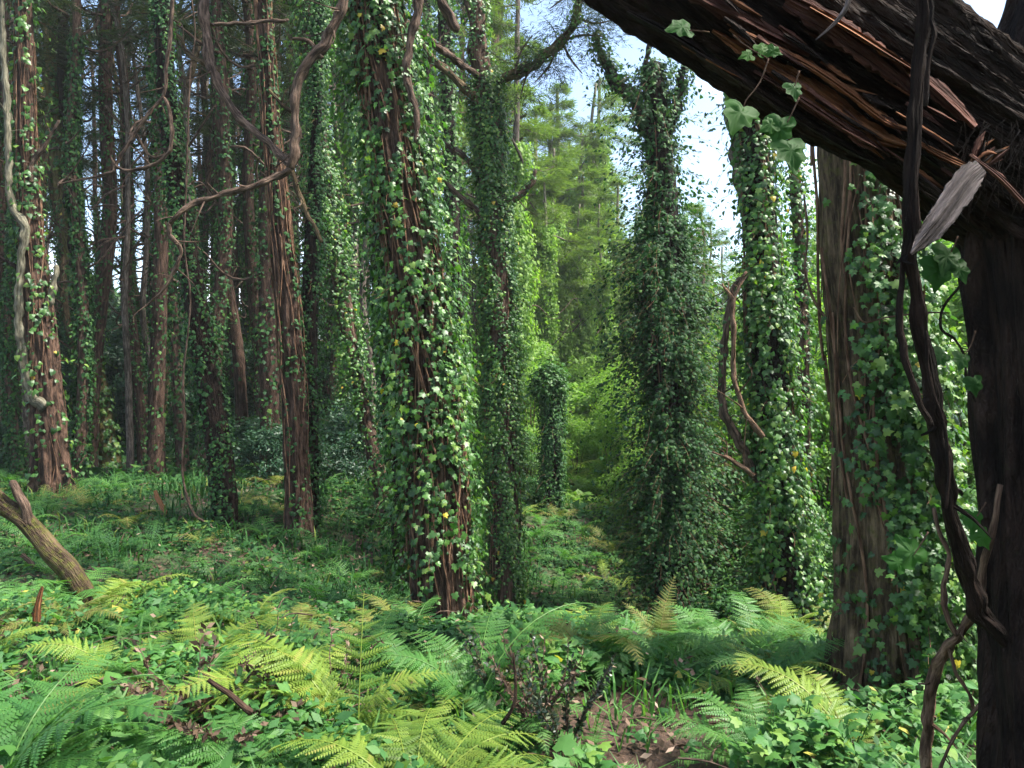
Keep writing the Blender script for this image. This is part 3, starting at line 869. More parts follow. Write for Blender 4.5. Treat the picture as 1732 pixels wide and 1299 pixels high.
T5 = big_tree("ivy_clad_tree", "blackish ivy-spotted trunk with a thin bare vine hanging beside it", "tree",
         [(381, 905), (377, 830), (370, 760), (358, 680), (345, 600), (333, 520), (320, 450), (308, 380), (299, 320), (288, 220), (280, 120), (274, 0)],
         [38, 38, 40, 40, 40, 38, 36, 34, 32, 30, 28, 26], 8.5, 'darkbark', segs=36, step=.06, n_ivy=7500, leaf=(.024, .044), ivymat=DK, off=.07, bare=.05, shoots=90, shoot_len=(.1, .3), seed=27, top=4,
         branches=[([(286, -60), (292, 0), (284, 95), (277, 160), (250, 195), (222, 235), (196, 280), (188, 292), (150, 302), (97, 312)], [7, 7, 6, 6, 6, 6, 5, 5, 4, 2], 8.2, 'branch'),
                   ([(276, 165), (287, 190), (290, 235), (283, 262), (255, 280), (215, 290), (195, 278), (187, 262)], [5, 6, 6, 6, 6, 5, 4, 2], 8.2, 'branch'),
                   ([(282, 262), (255, 265), (235, 235), (226, 210)], [5, 4, 4, 2], 8.3, 'branch')])
vine_pts = [(325, 0), (330, 60), (322, 120), (318, 220), (314, 340), (312, 420), (322, 500), (318, 560), (310, 640), (312, 720), (308, 790), (316, 840), (330, 872), (358, 888)]
v = pxcurve(vine_pts, 8.2, .06, [2.6, 2.6, 3, 3, 3, 3, 3, 3, 3.5, 3.5, 3.5, 4, 4, 3])
o = obj("hanging_vine", tube_mesh("hanging_vine", v, 7, M['branch'], lump=.15), label="long thin bare vine hanging by the blackish ivy-spotted trunk, its end on the ground", cat="vine")
T6 = big_tree("bare_tree", "narrow reddish-brown bare trunk behind and right of the blackish ivy trunk", "tree",
         [(412, 772), (408, 680), (402, 590), (388, 500), (376, 410), (370, 300), (366, 180), (364, 40)], [22, 20, 19, 18, 16, 14, 13, 12], 13.5, 'umberbark', segs=24, step=.1, n_ivy=200, leaf=(.05, .08), seed=29, top=5)
T7 = big_tree("bare_tree", "dark brown furrowed trunk left of centre with little ivy on its bark", "tree",
         [(505, 910), (502, 820), (498, 700), (492, 600), (485, 500), (475, 400), (468, 320), (460, 230), (452, 120), (444, 0)],
         [42, 38, 38, 37, 36, 32, 28, 25, 23, 22], 8.6, 'umberbark', segs=110, step=.05, ridge=.10, kk=(7, 15, 27), stems=60, n_ivy=1600, leaf=(.03, .05), ivymat=DK, off=.04, side=(1, -.3, 0), bare=.3, seed=31, top=4,
         branches=[([(352, -60), (346, 0), (350, 80), (372, 150), (410, 205), (448, 238), (478, 265), (495, 285)], [17, 16, 15, 14, 13, 12, 12, 9], [6.4, 6.4, 6.3, 6.2, 6.1, 6.0, 5.9, 5.7], 'branch'),
                   ([(494, 288), (504, 325), (522, 365), (545, 410)], [7, 8, 7, 5], 5.8, 'mossbark'),
                   ([(370, 120), (345, 108), (322, 92), (300, 60)], [11, 10, 9, 6], 6.3, 'mossbark'),
                   ([(358, 42), (400, 40), (440, 38), (488, 34)], [6, 6, 6, 5], 7.5, 'branch')])
T7b = big_tree("ivy_clad_tree", "ivy-coated trunk pressed against the right side of the dark furrowed bare trunk", "tree",
         [(528, 920), (526, 830), (524, 720), (522, 600), (524, 500), (528, 430), (530, 330)], [26, 26, 27, 28, 28, 26, 20], 8.9, 'darkbark', segs=28, step=.06, n_ivy=6500, leaf=(.024, .042), ivymat=DK, off=.10, bare=-.05, shoots=80, shoot_len=(.1, .35), seed=33, top=3)
T8 = big_tree("ivy_clad_tree", "curving ivy-hung trunk leaning toward the upper left, just left of the big central tree", "tree",
         [(648, 845), (632, 770), (614, 690), (596, 600), (582, 520), (568, 440), (552, 340), (540, 240), (530, 120), (522, 0)],
         [28, 26, 25, 27, 28, 28, 28, 28, 28, 28], 9.5, 'brownbark', segs=30, step=.07, n_ivy=11000, leaf=(.028, .052), off=.14, bare=.0, shoots=160, shoot_len=(.1, .35), seed=35, top=4,
         dens=lambda u, th: np.where(u < 1.6, .3, 1) + 0 * th)
T8c = big_tree("ivy_clad_tree", "shadowy ivy stem close behind the left side of the big central tree", "tree",
         [(672, 860), (660, 700), (650, 560), (640, 400), (630, 200), (622, 0)], [26, 26, 28, 30, 30, 30], 8.0, 'darkbark', segs=24, step=.08, n_ivy=6500, leaf=(.028, .05), ivymat=DK, off=.1, bare=.05, shoots=70, shoot_len=(.1, .3), seed=36, top=3)
T11 = big_tree("ivy_clad_tree", "narrow ivy trunk seen between the big central tree and the tall column right of it", "tree",
         [(786, 900), (780, 760), (774, 600), (768, 450), (762, 300), (756, 150), (750, 0)], [26, 26, 26, 26, 24, 22, 20], 12, 'darkbark', segs=22, step=.1, n_ivy=5500, leaf=(.045, .075), ivymat='ivyfar', tpl=LEAF_LO, off=.12, bare=-.1, shoots=140, shoot_len=(.12, .4), seed=37, top=4)
T11b = big_tree("ivy_clad_tree", "far narrow ivy trunk left of the tall ivy column, nearly hidden by its neighbours", "tree",
         [(740, 860), (737, 700), (733, 500), (730, 300), (724, 100)], [20, 20, 20, 18, 16], 15, 'darkbark', segs=16, step=.15, n_ivy=3500, leaf=(.05, .08), ivymat='ivyfar', tpl=LEAF_LO, off=.15, bare=0, shoots=100, seed=38, top=4)
# the ivy snag
T12 = big_tree("ivy_covered_snag", "broken-off dark trunk stub capped with a mop of ivy in the bright gap", "dead tree",
         [(928, 890), (932, 820), (934, 760), (934, 700), (932, 640)], [30, 28, 28, 30, 26], 12, 'darkbark', segs=28, step=.06, n_ivy=6500, leaf=(.028, .046), ivymat=DK, off=.1, bare=-.3, shoots=70, shoot_len=(.15, .35), seed=39)
sn_c = T12[1].C[-1]
n = 2600
e = rnd(n); e = norm(e) * (R0.random(n) ** .4)[:, None] * np.array([.30, .30, .34]) * (1 + .35 * np.sin(e[:, :1] * 9) * np.sin(e[:, 2:] * 7 + 1))
tpos = sn_c + e + np.array([-.03, 0, -.08])
obj("ivy_cap", leaf_mesh("ivy_cap", IVY_MD, tpos, e * 2 + np.array([0, 0, .4]) + rnd(n, .3), e + np.array([0, 0, -.5]) + rnd(n, .4), R0.uniform(.04, .07, n), np.clip(R0.normal(.5, .2, n), 0, 1), M['ivyfar'], T12[2]), T12[0], kind='stuff')

# ------------------------------------------------------------------ the wood behind: templates copied
def tree_template(i, bark, H, r0, ivyn, ivym, crown, cm, nb, bend=.5, ivyoff=.08, ivytop=.58, size=(.045, .085)):
    rg = np.random.default_rng(100 + i)
    k = 8
    z = np.linspace(-.2, H, k)
    x = np.cumsum(rg.normal(0, bend * .25, k)); y = np.cumsum(rg.normal(0, bend * .25, k)); x -= x[0]; y -= y[0]
    cv = Curve(np.stack([x, y, z], 1), np.linspace(r0, r0 * .35, k), .3)
    t = thing("forest_tree", "x", "tree")
    parts = [tube(cv, 14, ridge=.08, seed=i, flare=.3, lump=.03)]
    cen = lambda zz: (np.interp(zz, z, x), np.interp(zz, z, y))
    if crown:
        H0, H1, Rr, nl, ns, flat, sz = crown
        limbs, arr = crown_geo(H0, H1, Rr, nl, ns, 200 + i, flat=flat, size=sz, centre=cen)
        obj("crown", leaf_mesh("crown", SPRAY, *arr, M[cm]), t, kind='stuff')
        parts += limbs
    V, F, B = join(parts)
    obj("trunk", mesh_np("trunk", V, F, M[bark], bc=B, smooth=True), t)
    for j in range(nb):
        zz = rg.uniform(.2, .65) * H; a = rg.uniform(0, 6.28); L = rg.uniform(.6, 2.6)
        s = np.linspace(0, 1, 6)[:, None]
        dr = np.array([math.cos(a), math.sin(a), 0])
        p = np.array([*cen(zz), zz]) + dr * L * s + np.array([0, 0, 1]) * L * (rg.uniform(-.2, .8) * s + .15 * np.sin(s * 6 + a)) + np.cross(dr, [0, 0, 1]) * L * .15 * np.sin(s * 5)
        obj("branch", tube_mesh("branch", Curve(p, np.linspace(.03, .006, 6), L / 8), 6, M['branch'], lump=.05, seed=j), t)
    if ivyn:
        arr, _ = ivy_cover(cv, ivyn, size, off=ivyoff, bare=-.1, seed=300 + i, u1=H * ivytop, shoots=ivyn // (90 if i < 5 else 30), shoot_len=(.12, .35) if i < 5 else (.2, .6), leaf_gap=.08)
        obj("ivy", leaf_mesh("ivy", LEAF_LO, *arr, M[ivym]), t, kind='stuff')
    return t


TPL = [
    tree_template(0, 'umberbark', 17, .17, 1800, DK, (8, 17, 2.4, 11, 1900, .10, (.14, .32)), 'needle', 9),
    tree_template(1, 'brownbark', 16, .13, 6500, DK, (8, 16, 2.0, 9, 1600, .12, (.14, .3)), 'needle', 9),
    tree_template(2, 'greybark', 18, .14, 8500, 'ivy', (9, 18, 2.4, 10, 1900, .10, (.14, .32)), 'needle', 8, ivyoff=.13),
    tree_template(3, 'mossbark', 15, .12, 1500, DK, (8, 15, 1.8, 9, 1500, .12, (.14, .3)), 'needle', 9, bend=.9),
    tree_template(4, 'greybark', 14, .09, 0, None, (9.5, 14, 1.4, 7, 900, .12, (.15, .3)), 'needle', 9, bend=1.0),
]
TPL_BRIGHT = [
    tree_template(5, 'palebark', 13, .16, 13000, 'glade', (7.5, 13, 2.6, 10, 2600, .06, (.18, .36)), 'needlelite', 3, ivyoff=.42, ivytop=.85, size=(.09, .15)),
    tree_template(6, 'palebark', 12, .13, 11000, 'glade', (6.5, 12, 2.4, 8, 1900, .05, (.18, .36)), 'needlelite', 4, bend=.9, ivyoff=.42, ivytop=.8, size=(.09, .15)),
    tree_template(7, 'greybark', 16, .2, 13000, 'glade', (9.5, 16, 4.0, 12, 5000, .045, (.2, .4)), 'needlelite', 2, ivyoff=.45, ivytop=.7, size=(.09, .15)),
]
LAB = ["dark brown bare trunk with scattered ivy in the shady wood at left", "thin trunk darkly freckled with ivy in the shady wood at left", "greyish trunk hung with shaggy green ivy deep in the wood at left",
       "bent mossy trunk standing in the shady wood at left", "spindly bare grey stem with many dead twigs in the wood at left"]
used = [False] * 8
taken = []


def place(tp, x, y, sc, label, group, used_i):
    z = h1(x, y)
    rz = random.uniform(0, 6.28)
    tl = (random.gauss(0, .025), random.gauss(-.02, .03))
    if not used[used_i]:
        used[used_i] = True
        tp.location = (x, y, z); tp.rotation_euler = (tl[0], tl[1], rz); tp.scale = (sc, sc, sc * random.uniform(.95, 1.1))
        tp["label"] = label; tp["group"] = group
        return tp
    return dup(tp, (x, y, z), rz, (sc, sc, sc * random.uniform(.9, 1.1)), label, group, tl)


cnt = 0
tries = 0
while cnt < 150 and tries < 9000:
    tries += 1
    y = 12.2 + 26 * random.random() ** 1.5
    px = random.uniform(-100, 720) if random.random() < .86 else random.uniform(640, 850)
    x = (px - CX) / F_PX * y
    if y < 18 and any(abs(px - q) < 24 for q in (90, 182, 308, 381, 412, 505, 528, 640, 740, 786, 932)): continue
    if any((x - a) ** 2 + (y - b) ** 2 < (.8 if y < 25 else 1.4) ** 2 for a, b in taken): continue
    if px > 640 and y < 20: continue
    if (105 < px < 275 or 385 < px < 455) and y > 16 and random.random() < .55: continue
    taken.append((x, y))
    k = random.choices(range(5), [5, 5, 3, 3, 5])[0]
    place(TPL[k], x, y, random.uniform(.8, 1.15) * (1 if y > 20 else .85), LAB[k], "trees deep in the shady wood at left", k)
    cnt += 1

# shade-giving trees at the left edge outside and around the frame
for (x, y) in [(-11, 8), (-9.5, 4), (-13, 12), (-12, 17), (4.5, -1.5), (3.0, -4.5), (7.5, -4), (8.5, .5)]:
    place(TPL[0], x, y, 1.0, LAB[0], "trees deep in the shady wood at left", 0)

BL = ["pale slim trunk wrapped in bright sunlit ivy beyond the glade", "crooked pale tree with feathery light-green boughs beyond the glade", "taller far tree with flat tiers of light needles above an ivy-swathed trunk"]
bright = [(893, 17.5, 2), (862, 21, 2), (925, 30, 0), (938, 21, 0), (962, 23.5, 1), (990, 25, 0), (1012, 22, 1), (1040, 24, 0), (1068, 21.5, 1), (912, 24, 1), (1000, 29, 0), (955, 31, 0), (968, 27, 1), (945, 26, 0), (1018, 31, 0), (1045, 34, 0), (990, 34, 0), (905, 23, 0), (920, 33, 0), (1075, 24, 1), (880, 29, 1), (1100, 33, 0), (1160, 27, 0), (1205, 24, 2), (1240, 30, 1), (1190, 36, 1),
          (955, 40, 0), (1025, 42, 0), (860, 38, 0), (1130, 40, 2), (1290, 26, 0), (1395, 22, 0), (1430, 32, 1), (1640, 24, 0), (1580, 30, 1), (1260, 40, 0), (820, 34, 2), (790, 42, 2)]
for px, y, k in bright:
    x = (px - CX) / F_PX * y
    top = 170 if px < 1005 else (265 if px < 1235 else 340)
    if y > 31: top += 60
    if y < 25.5 and px > 930: top = 300
    if (px, y) in ((893, 17.5), (862, 21), (1165, 26), (925, 30)): top = {893: -60, 862: 40, 1165: 170, 925: 90}[px]
    ztop = EYE + (CY - top - random.uniform(-20, 60)) / F_PX * y
    place(TPL_BRIGHT[k], x, y, min(1.25, max(.4, ztop / (13, 12, 16)[k])), BL[k], "light trees around the far glade", 5 + k)


# ------------------------------------------------------------------ shrubs
def shrub_template(i, n, mat, rx, rz, size, tpl=OVAL_LO, lobes=16, stemmat='brownbark', name="shrub", tiers=False):
    rg = np.random.default_rng(400 + i)
    t = thing(name, "x", "shrub")
    pos, nor, tip = [], [], []
    parts = []
    for k in range(lobes):
        a = rg.uniform(0, 6.28); f = (k + .5) / lobes
        z = rz * (.12 + .83 * f)
        rr = rx * (1 - .75 * f ** 1.6) * rg.uniform(.35, .95)
        c = np.array([math.cos(a) * rr, math.sin(a) * rr, z])
        m = n // lobes
        e = norm(rg.normal(0, 1, (m, 3))) * (rg.random(m) ** .55)[:, None]
        e = e * np.array([1, 1, .35 if tiers else .65]) * rx * rg.uniform(.3, .52)
        pos.append(c + e); nor.append(np.array([0, 0, .9]) + e / rx * 1.2 + rg.normal(0, .45, (m, 3))); tip.append(e / rx + np.array([c[0], c[1], 0]) / rx + np.array([0, 0, -.25]) + rg.normal(0, .5, (m, 3)))
        p = np.array([[0, 0, -.1], c * np.array([.25, .25, .35]), c * np.array([.6, .6, .75]), c])
        parts.append(tube(Curve(p, [.03, .022, .014, .006], .2), 5, cap=False, seed=k))
    pos, nor, tip = map(np.vstack, (pos, nor, tip))
    m = len(pos)
    obj("foliage", leaf_mesh("foliage", tpl, pos, nor, tip, rg.uniform(size[0], size[1], m), np.clip(rg.normal(.5, .25, m), 0, 1), M[mat]), t, kind='stuff')
    V, F, B = join(parts)
    obj("stems", mesh_np("stems", V, F, M[stemmat], bc=B, smooth=True), t)
    return t


SH = {'teal': shrub_template(0, 9000, 'teal', 1.6, 3.6, (.10, .16), tiers=True),
      'teal2': shrub_template(1, 7000, 'teal', 1.3, 1.6, (.08, .13)),
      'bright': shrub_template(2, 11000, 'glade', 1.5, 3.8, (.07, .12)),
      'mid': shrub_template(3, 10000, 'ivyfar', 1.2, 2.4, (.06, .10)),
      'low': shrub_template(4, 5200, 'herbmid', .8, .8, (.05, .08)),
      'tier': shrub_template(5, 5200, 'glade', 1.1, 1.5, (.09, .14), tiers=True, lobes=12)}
sh_used = {}


def shrub(kind, px, y, sc, label, group=None, dz=0):
    x = (px - CX) / F_PX * y
    z = h1(x, y) - .05 + dz
    t = SH[kind]
    if kind not in sh_used:
        sh_used[kind] = 1
        t.location = (x, y, z); t.rotation_euler = (0, 0, random.uniform(0, 6)); t.scale = (sc, sc, sc); t["label"] = label
        if group: t["group"] = group
        return t
    s = (sc * random.uniform(.85, 1.2), sc * random.uniform(.85, 1.2), sc * random.uniform(.85, 1.15))
    return dup(t, (x, y, z), random.uniform(0, 6.28), s, label, group)


G1 = "dark blue-green laurels under the trees at left"
for px, y, s in [(235, 19, .95), (262, 21, 1.1), (205, 23, 1.0), (440, 18, .8), (455, 22, 1.0), (130, 24, 1.1), (40, 20, .9), (345, 25, 1.0), (-40, 22, 1.1), (560, 19, .9), (600, 24, 1.1), (390, 30, 1.3), (150, 32, 1.4), (260, 34, 1.5), (20, 33, 1.5),
                 (500, 30, 1.4), (640, 30, 1.4), (-100, 30, 1.5), (700, 25, 1.1), (560, 36, 1.6), (450, 38, 1.6), (330, 40, 1.6), (80, 40, 1.7), (750, 34, 1.4), (670, 17, .7)]:
    shrub('teal', px, y, s, "dark blue-green laurel filling the shade behind the left trunks", G1)
G2 = "low dark bushes on the left slope"
for px, y, s in [(455, 11.5, .55), (430, 13, .6), (560, 12.5, .7), (600, 13.5, .8), (470, 14.5, .7), (30, 14.5, .6), (620, 11.2, .45), (700, 10.5, .6), (250, 17, .5), (345, 16, .5), (545, 10.8, .4)]:
    shrub('teal2', px, y, s, "low dark bush on the slope behind the left trunks", G2)
G3 = "leafy bushes closing the right side of the wood"
for px, y, s in [(900, 15, .6), (1082, 11.6, .42), (1070, 14, .6), (1045, 15.5, .55), (1020, 18, .6), (975, 22, .7), (1000, 21, .6), (1060, 20, .8), (1030, 14, .32), (975, 15.5, .35), (1010, 16, .3), (880, 19, 1.0), (1215, 12, .9), (1255, 10.5, .75), (1390, 9.5, .8), (1420, 12, 1.1), (1235, 15, .7), (1330, 12.5, 1.1), (1650, 8.5, .8), (1600, 10, 1.0), (1700, 11, 1.2), (1560, 13, 1.2), (1480, 14, 1.3), (1190, 13.5, .5), (1370, 16, 1.5), (1760, 9, 1.1), (1640, 14, 1.5), (1300, 18, 1.0), (1500, 19, 1.8), (1390, 23, 1.7), (1200, 24, .8), (1720, 18, 1.8)]:
    shrub('bright', px, y, s, "tall leafy bright bush in the thicket behind the right trunks", G3)
for (bx, by, bs) in [(4.7, -.6, 1.4), (5.9, .9, 1.5), (4.6, -2.8, 1.5)]:  # unseen bushes beside the camera, added to shade the leaning log and near trunk
    dup(SH['bright'], (bx, by, h1(bx, by)), bx * 7, bs, "unseen bush added beside the camera to shade the near broken trunk", G3)
G4 = "bushes around the bright glade"
for px, y, s in [(893, 13.5, .5), (1200, 9.6, .62), (1242, 8.8, .6), (1190, 11.2, .8), (820, 15, .9), (790, 18, 1.1), (1420, 7.9, .6), (1385, 7.4, .5), (1650, 7.0, .6), (1690, 6.4, .5), (1300, 8.8, .7), (1350, 8.4, .7)]:
    shrub('mid', px, y, s, "mid-green bush beside the bright glade and its ivy trunks", G4)
G5 = "light feathery bushes in the glade"
for px, y, s in [(985, 20, 1.4), (1040, 19, 1.6), (1010, 23, 1.9), (960, 25, 1.8), (1060, 24, 2.0), (920, 27, 1.5), (880, 22, 1.2), (1110, 19, 1.0), (1000, 30, 2.4), (940, 34, 2.6), (1070, 32, 2.6)]:
    shrub('tier', px, y, s, "light green bush with layered leaves inside the bright glade", G5)
G6 = "small bushes in the dark hollow"
for px, y, s in [(1040, 11.4, .4), (1085, 10.0, .45), (1180, 8.9, .7), (1240, 8.0, .8), (1200, 7.6, .6), (1260, 7.4, .6), (900, 12.6, .6), (1400, 6.6, .7), (1300, 7.4, .7)]:
    shrub('low', px, y, s, "small dark bush in the hollow below the bushy ivy trunk", G6)

# far edge of the wood: a mass nobody could count
n = 90000
a = R0.uniform(-1.15, 1.15, n)
rr = R0.uniform(46, 60, n)
hh = R0.random(n) ** 1.3 * (4.6 + 1.6 * np.sin(a * 9) + 1.5 * np.sin(a * 23 + 1))
pos = np.stack([np.sin(a) * rr, np.cos(a) * rr, hh - .3 + hgt(np.sin(a) * rr, np.cos(a) * rr, False)], 1)
pos[:, 2] += .3 * np.sin(a * 60)
obj("far_woods", leaf_mesh("far_woods", LEAF_LO, pos, np.array([0, -.5, .6]) + rnd(n, .5), rnd(n, 1) - np.array([0, 0, .4]), R0.uniform(.35, .8, n), np.clip(R0.normal(.45, .25, n), 0, 1), M['ivyfar']), kind='stuff', label="far leafy edge of the wood behind all trunks", cat="woods")


# ------------------------------------------------------------------ ferns
def pinna_geo(m=11, seed=0):
    """unit pinna along +X with pairs of pinnules, slightly drooping"""
    rg = np.random.default_rng(seed)
    V, F = [], []
    for i in range(m):
        s = (i + .6) / m
        L = .155 * (1 - s) ** .65 * (1 if i > 0 else .8) * rg.uniform(.85, 1.1) + .012
        wd = .42 / m
        z0 = -.11 * s * s
        for sg in (1, -1):
            b = len(V)
            lean = .35 * L
            V += [(s - wd, 0, z0), (s + wd * .9, 0, z0), (s + lean + wd * .7, sg * L * .62, z0 - .02), (s + lean * 1.5, sg * L, z0 - .045), (s + lean * .6 - wd * .6, sg * L * .55, z0 - .015)]
            F += [(b, b + 1, b + 2), (b, b + 2, b + 4), (b + 4, b + 2, b + 3)]
    b = len(V)
    V += [(0, .009, .004), (0, -.009, .004), (.96, 0, -.10)]
    F += [(b, b + 1, b + 2)]
    return np.array(V, float), np.array(F)


def pinna_lo(seed=0):
    rg = np.random.default_rng(seed)
    V, F = [], []
    m = 5
    for i in range(m):
        s = i / m; L = .2 * (1 - s) ** .7
        b = len(V)
        for sg in (1, -1):
            b = len(V)
            V += [(s, 0, -.1 * s * s), (s + .75 / m, 0, -.1 * s * s), (s + .5 / m + .05, sg * L, -.1 * s * s - .03)]
            F += [(b, b + 1, b + 2)]
    return np.array(V, float), np.array(F)


def frond_curve(arch, n=24):
    """unit-length rachis in the YZ plane; arch = (start elevation, end elevation) degrees"""
    s = np.linspace(0, 1, n + 1)
    e = np.radians(arch[0] + (arch[1] - arch[0]) * s ** 1.2)
    y = np.concatenate([[0], np.cumsum(np.cos((e[1:] + e[:-1]) / 2)) / n])
    z = np.concatenate([[0], np.cumsum(np.sin((e[1:] + e[:-1]) / 2)) / n])
    return s, y, z, e


def pinna_frames(arch, npair, wid, seed, bare=.2, wob=.16):
    rg = np.random.default_rng(seed)
    s, y, z, e = frond_curve(arch)
    out = []
    tw = rg.normal(0, .12)
    side = rg.normal(0, .16)
    for i in range(npair):
        f = bare + (1 - bare) * (i + .3) / npair
        g = (f - bare) / (1 - bare)
        L = wid * min(1, (.55 + 1.9 * g)) * (1 - g) ** .72 * 1.15 + .012
        yy = np.interp(f, s, y); zz = np.interp(f, s, z); ee = np.interp(f, s, e)
        tan = np.array([side * 2 * f, math.cos(ee), math.sin(ee)]); tan /= np.linalg.norm(tan)
        pos = np.array([side * f * f, yy, zz])
        up = np.cross([1, 0, 0], tan); up /= np.linalg.norm(up)
        up = up * math.cos(tw * f) + np.array([1, 0, 0]) * math.sin(tw * f)
        for sg in (1, -1):
            lat = np.cross(tan, up) * sg
            sweep = .28 + .35 * g + rg.normal(0, .05)
            d0 = norm(lat + tan * sweep + up * rg.normal(.04, wob) - np.array([0, 0, .12]))
            yv = np.cross(up, d0); yv /= np.linalg.norm(yv)
            zv = np.cross(d0, yv)
            out.append((pos, d0, yv, zv, L * rg.uniform(.9, 1.08)))
    return out, (s, y, z, side)


def rachis_tube(info, r=.006):
    s, y, z, side = info
    P = np.stack([side * s * s, y, z], 1)[::4]
    return tube(Curve(P, np.linspace(r, r * .3, len(P)), .12), 5, cap=False)


def frond_mesh(name, arch, npair, wid, seed, mat, hi=True, r=.006):
    fr, info = pinna_frames(arch, npair, wid, seed)
    g = pinna_geo(9, seed) if hi else pinna_lo(seed)
    V, F, tn = [], [], []
    rg = np.random.default_rng(seed)
    o = 0
    for i, (p, x, yv, zv, L) in enumerate(fr):
        V.append(p + L * (g[0][:, :1] * x + g[0][:, 1:2] * yv + g[0][:, 2:3] * zv))
        F.append(g[1] + o); o += len(g[0])
        tn.append(np.full(len(g[0]), np.clip(rg.normal(.5, .15) + .2 * i / len(fr), 0, 1)))
    rv, rf4, rf3, rb = rachis_tube(info, r)
    F4 = rf4 + o
    return mesh_np(name, np.vstack(V + [rv]), [np.vstack(F), F4], mat, tint=np.concatenate(tn + [np.full(len(rv), .9)]))


ARCH = [(78, -25), (64, -42), (46, -34), (84, 20), (36, -14), (80, 64)]
FR = {}


def frond_var(matn, hi):
    k = (matn, hi)
    if k not in FR:
        FR[k] = [[frond_mesh("frond", a, 25 if hi else 16, .20, 40 + 7 * i + j, M[matn], hi) for j in range(2 if hi else 1)] for i, a in enumerate(ARCH)]
    return FR[k]


PIN = {}


def pinna_var(matn):
    if matn not in PIN:
        vs = []
        for i, t in enumerate((.2, .4, .55, .7, .9)):
            V, F = pinna_geo(11, 70 + i)
            vs.append(mesh_np("pinna", V, F, M[matn], tint=np.clip(t + R0.normal(0, .06, len(V)), 0, 1)))
        PIN[matn] = vs
    return PIN[matn]


def fern(px, py, Y, L, n, matn, label, az=None, spread=math.pi, arch=(0, 1, 2, 4), detail='frond', group=None, z=None, fr_list=None, npair=25):
    """px,py: where the crown of the plant is seen; Y its distance"""
    x = (px - CX) / F_PX * Y
    z = h1(x, Y) if z is None else z
    t = thing("fern", label, "fern", (x, Y, z), group)
    az0 = 0 if az is None else R(az)
    items = fr_list or []
    if not items:
        for i in range(n):
            a = az0 + (-spread + 2 * spread * (i + random.uniform(.1, .9)) / n)
            items.append((math.degrees(a), random.choice(arch), L * random.uniform(.75, 1.1), random.uniform(-15, 15)))
    for a, ar, LL, roll in items:
        M3 = Matrix.Rotation(R(a), 4, 'Z') @ Matrix.Rotation(R(roll), 4, 'Y') @ Matrix.Scale(LL, 4)
        if detail == 'pinna':
            seed = random.randrange(9999)
            fr, info = pinna_frames(ARCH[ar], npair, .215 if npair > 12 else .25, seed)
            rv, rf4, rf3, rb = rachis_tube(info)
            fo = obj("frond", mesh_np("frond", rv, [rf4], M[matn], tint=np.full(len(rv), .8)), t)
            fo.matrix_local = M3
            pv_ = pinna_var(matn)
            sh = random.uniform(-.4, 1.6)
            for (p, xv, yv, zv, l) in fr:
                q = bpy.data.objects.new("pinna", pv_[int(np.clip(random.gauss(1.4 + sh, .9), 0, 4))]); COL.objects.link(q); q.parent = fo
                q.matrix_local = Matrix(((xv[0] * l, yv[0] * l, zv[0] * l, p[0]), (xv[1] * l, yv[1] * l, zv[1] * l, p[1]), (xv[2] * l, yv[2] * l, zv[2] * l, p[2]), (0, 0, 0, 1)))
        else:
            vs = frond_var(matn, detail == 'frond')[ar]
            fo = obj("frond", random.choice(vs), t)
            fo.matrix_local = M3
    return t


# az: direction a frond leans, degrees counter-clockwise from away-from-camera (+Y); 90 = to the left, -90 = to the right
fern(700, 0, 2.75, .9, 0, 'fernlime', "big lime-yellow fern spreading across the bottom centre of the view", detail='pinna',
     fr_list=[(97, 2, .80, 10), (72, 1, .76, 0), (48, 2, .74, 8), (20, 1, .66, 0), (-12, 1, .72, -8), (-38, 1, .76, 8), (-60, 1, .70, 0), (-76, 2, .66, -8), (-100, 1, .72, 0), (120, 1, .66, 0), (160, 2, .6, 0), (-150, 2, .6, 0)])
fern(585, 0, 3.3, .8, 0, 'fernlime', "yellowish fern arching left just above the big lime fern", detail='pinna',
     fr_list=[(92, 0, .88, 12), (74, 0, .84, -10), (108, 1, .80, 10), (128, 2, .6, 0), (50, 0, .66, -12), (-80, 0, .62, 10), (-110, 1, .55, 0), (60, 1, .74, 14)])
fern(604, 0, 3.25, .5, 0, 'fernlime', "single upright ladder-like lime frond left of centre in front of the slope", detail='pinna', fr_list=[(0, 5, .68, 0), ], npair=9)
fern(-10, 0, 2.75, .9, 0, 'fern', "green fern at the left edge with a long frond arching rightward", detail='pinna',
     fr_list=[(-78, 0, .95, 8), (-60, 0, .85, -8), (-96, 1, .8, 10), (-70, 1, .8, -14), (-25, 0, .85, 0), (20, 0, .75, 0), (-110, 2, .6, 0)])
fern(215, 0, 2.72, .6, 0, 'fern', "broad green fern low in the bottom left part of the view", detail='pinna', fr_list=[(-50, 1, .62, 0), (10, 1, .5, 0), (60, 1, .62, 0), (-95, 2, .6, 0), (100, 2, .55, 0)])
fern(425, 0, 2.8, .6, 0, 'fern', "fresh green fern at the bottom, left of the big lime fern", detail='pinna', fr_list=[(35, 1, .62, 0), (70, 1, .66, 0), (-5, 1, .55, 0), (-50, 2, .5, 0), (95, 2, .55, 0)])
fern(800, 0, 3.5, .62, 0, 'fern', "bright green fern with one tall frond bending right below the central tree", detail='frond', fr_list=[(-70, 0, 1.0, 0), (-85, 1, .7, 0), (30, 0, .7, 0), (-20, 0, .8, 0), (80, 0, .7, 0)])
fern(1020, 1180, 4.1, .62, 7, 'fern', "pale green fern in front of the ivy column, left of the bare soil", detail='frond')
fern(985, 1140, 4.2, .6, 6, 'fernolive', "faded yellowish fern with a browning centre near the bank edge", detail='frond')
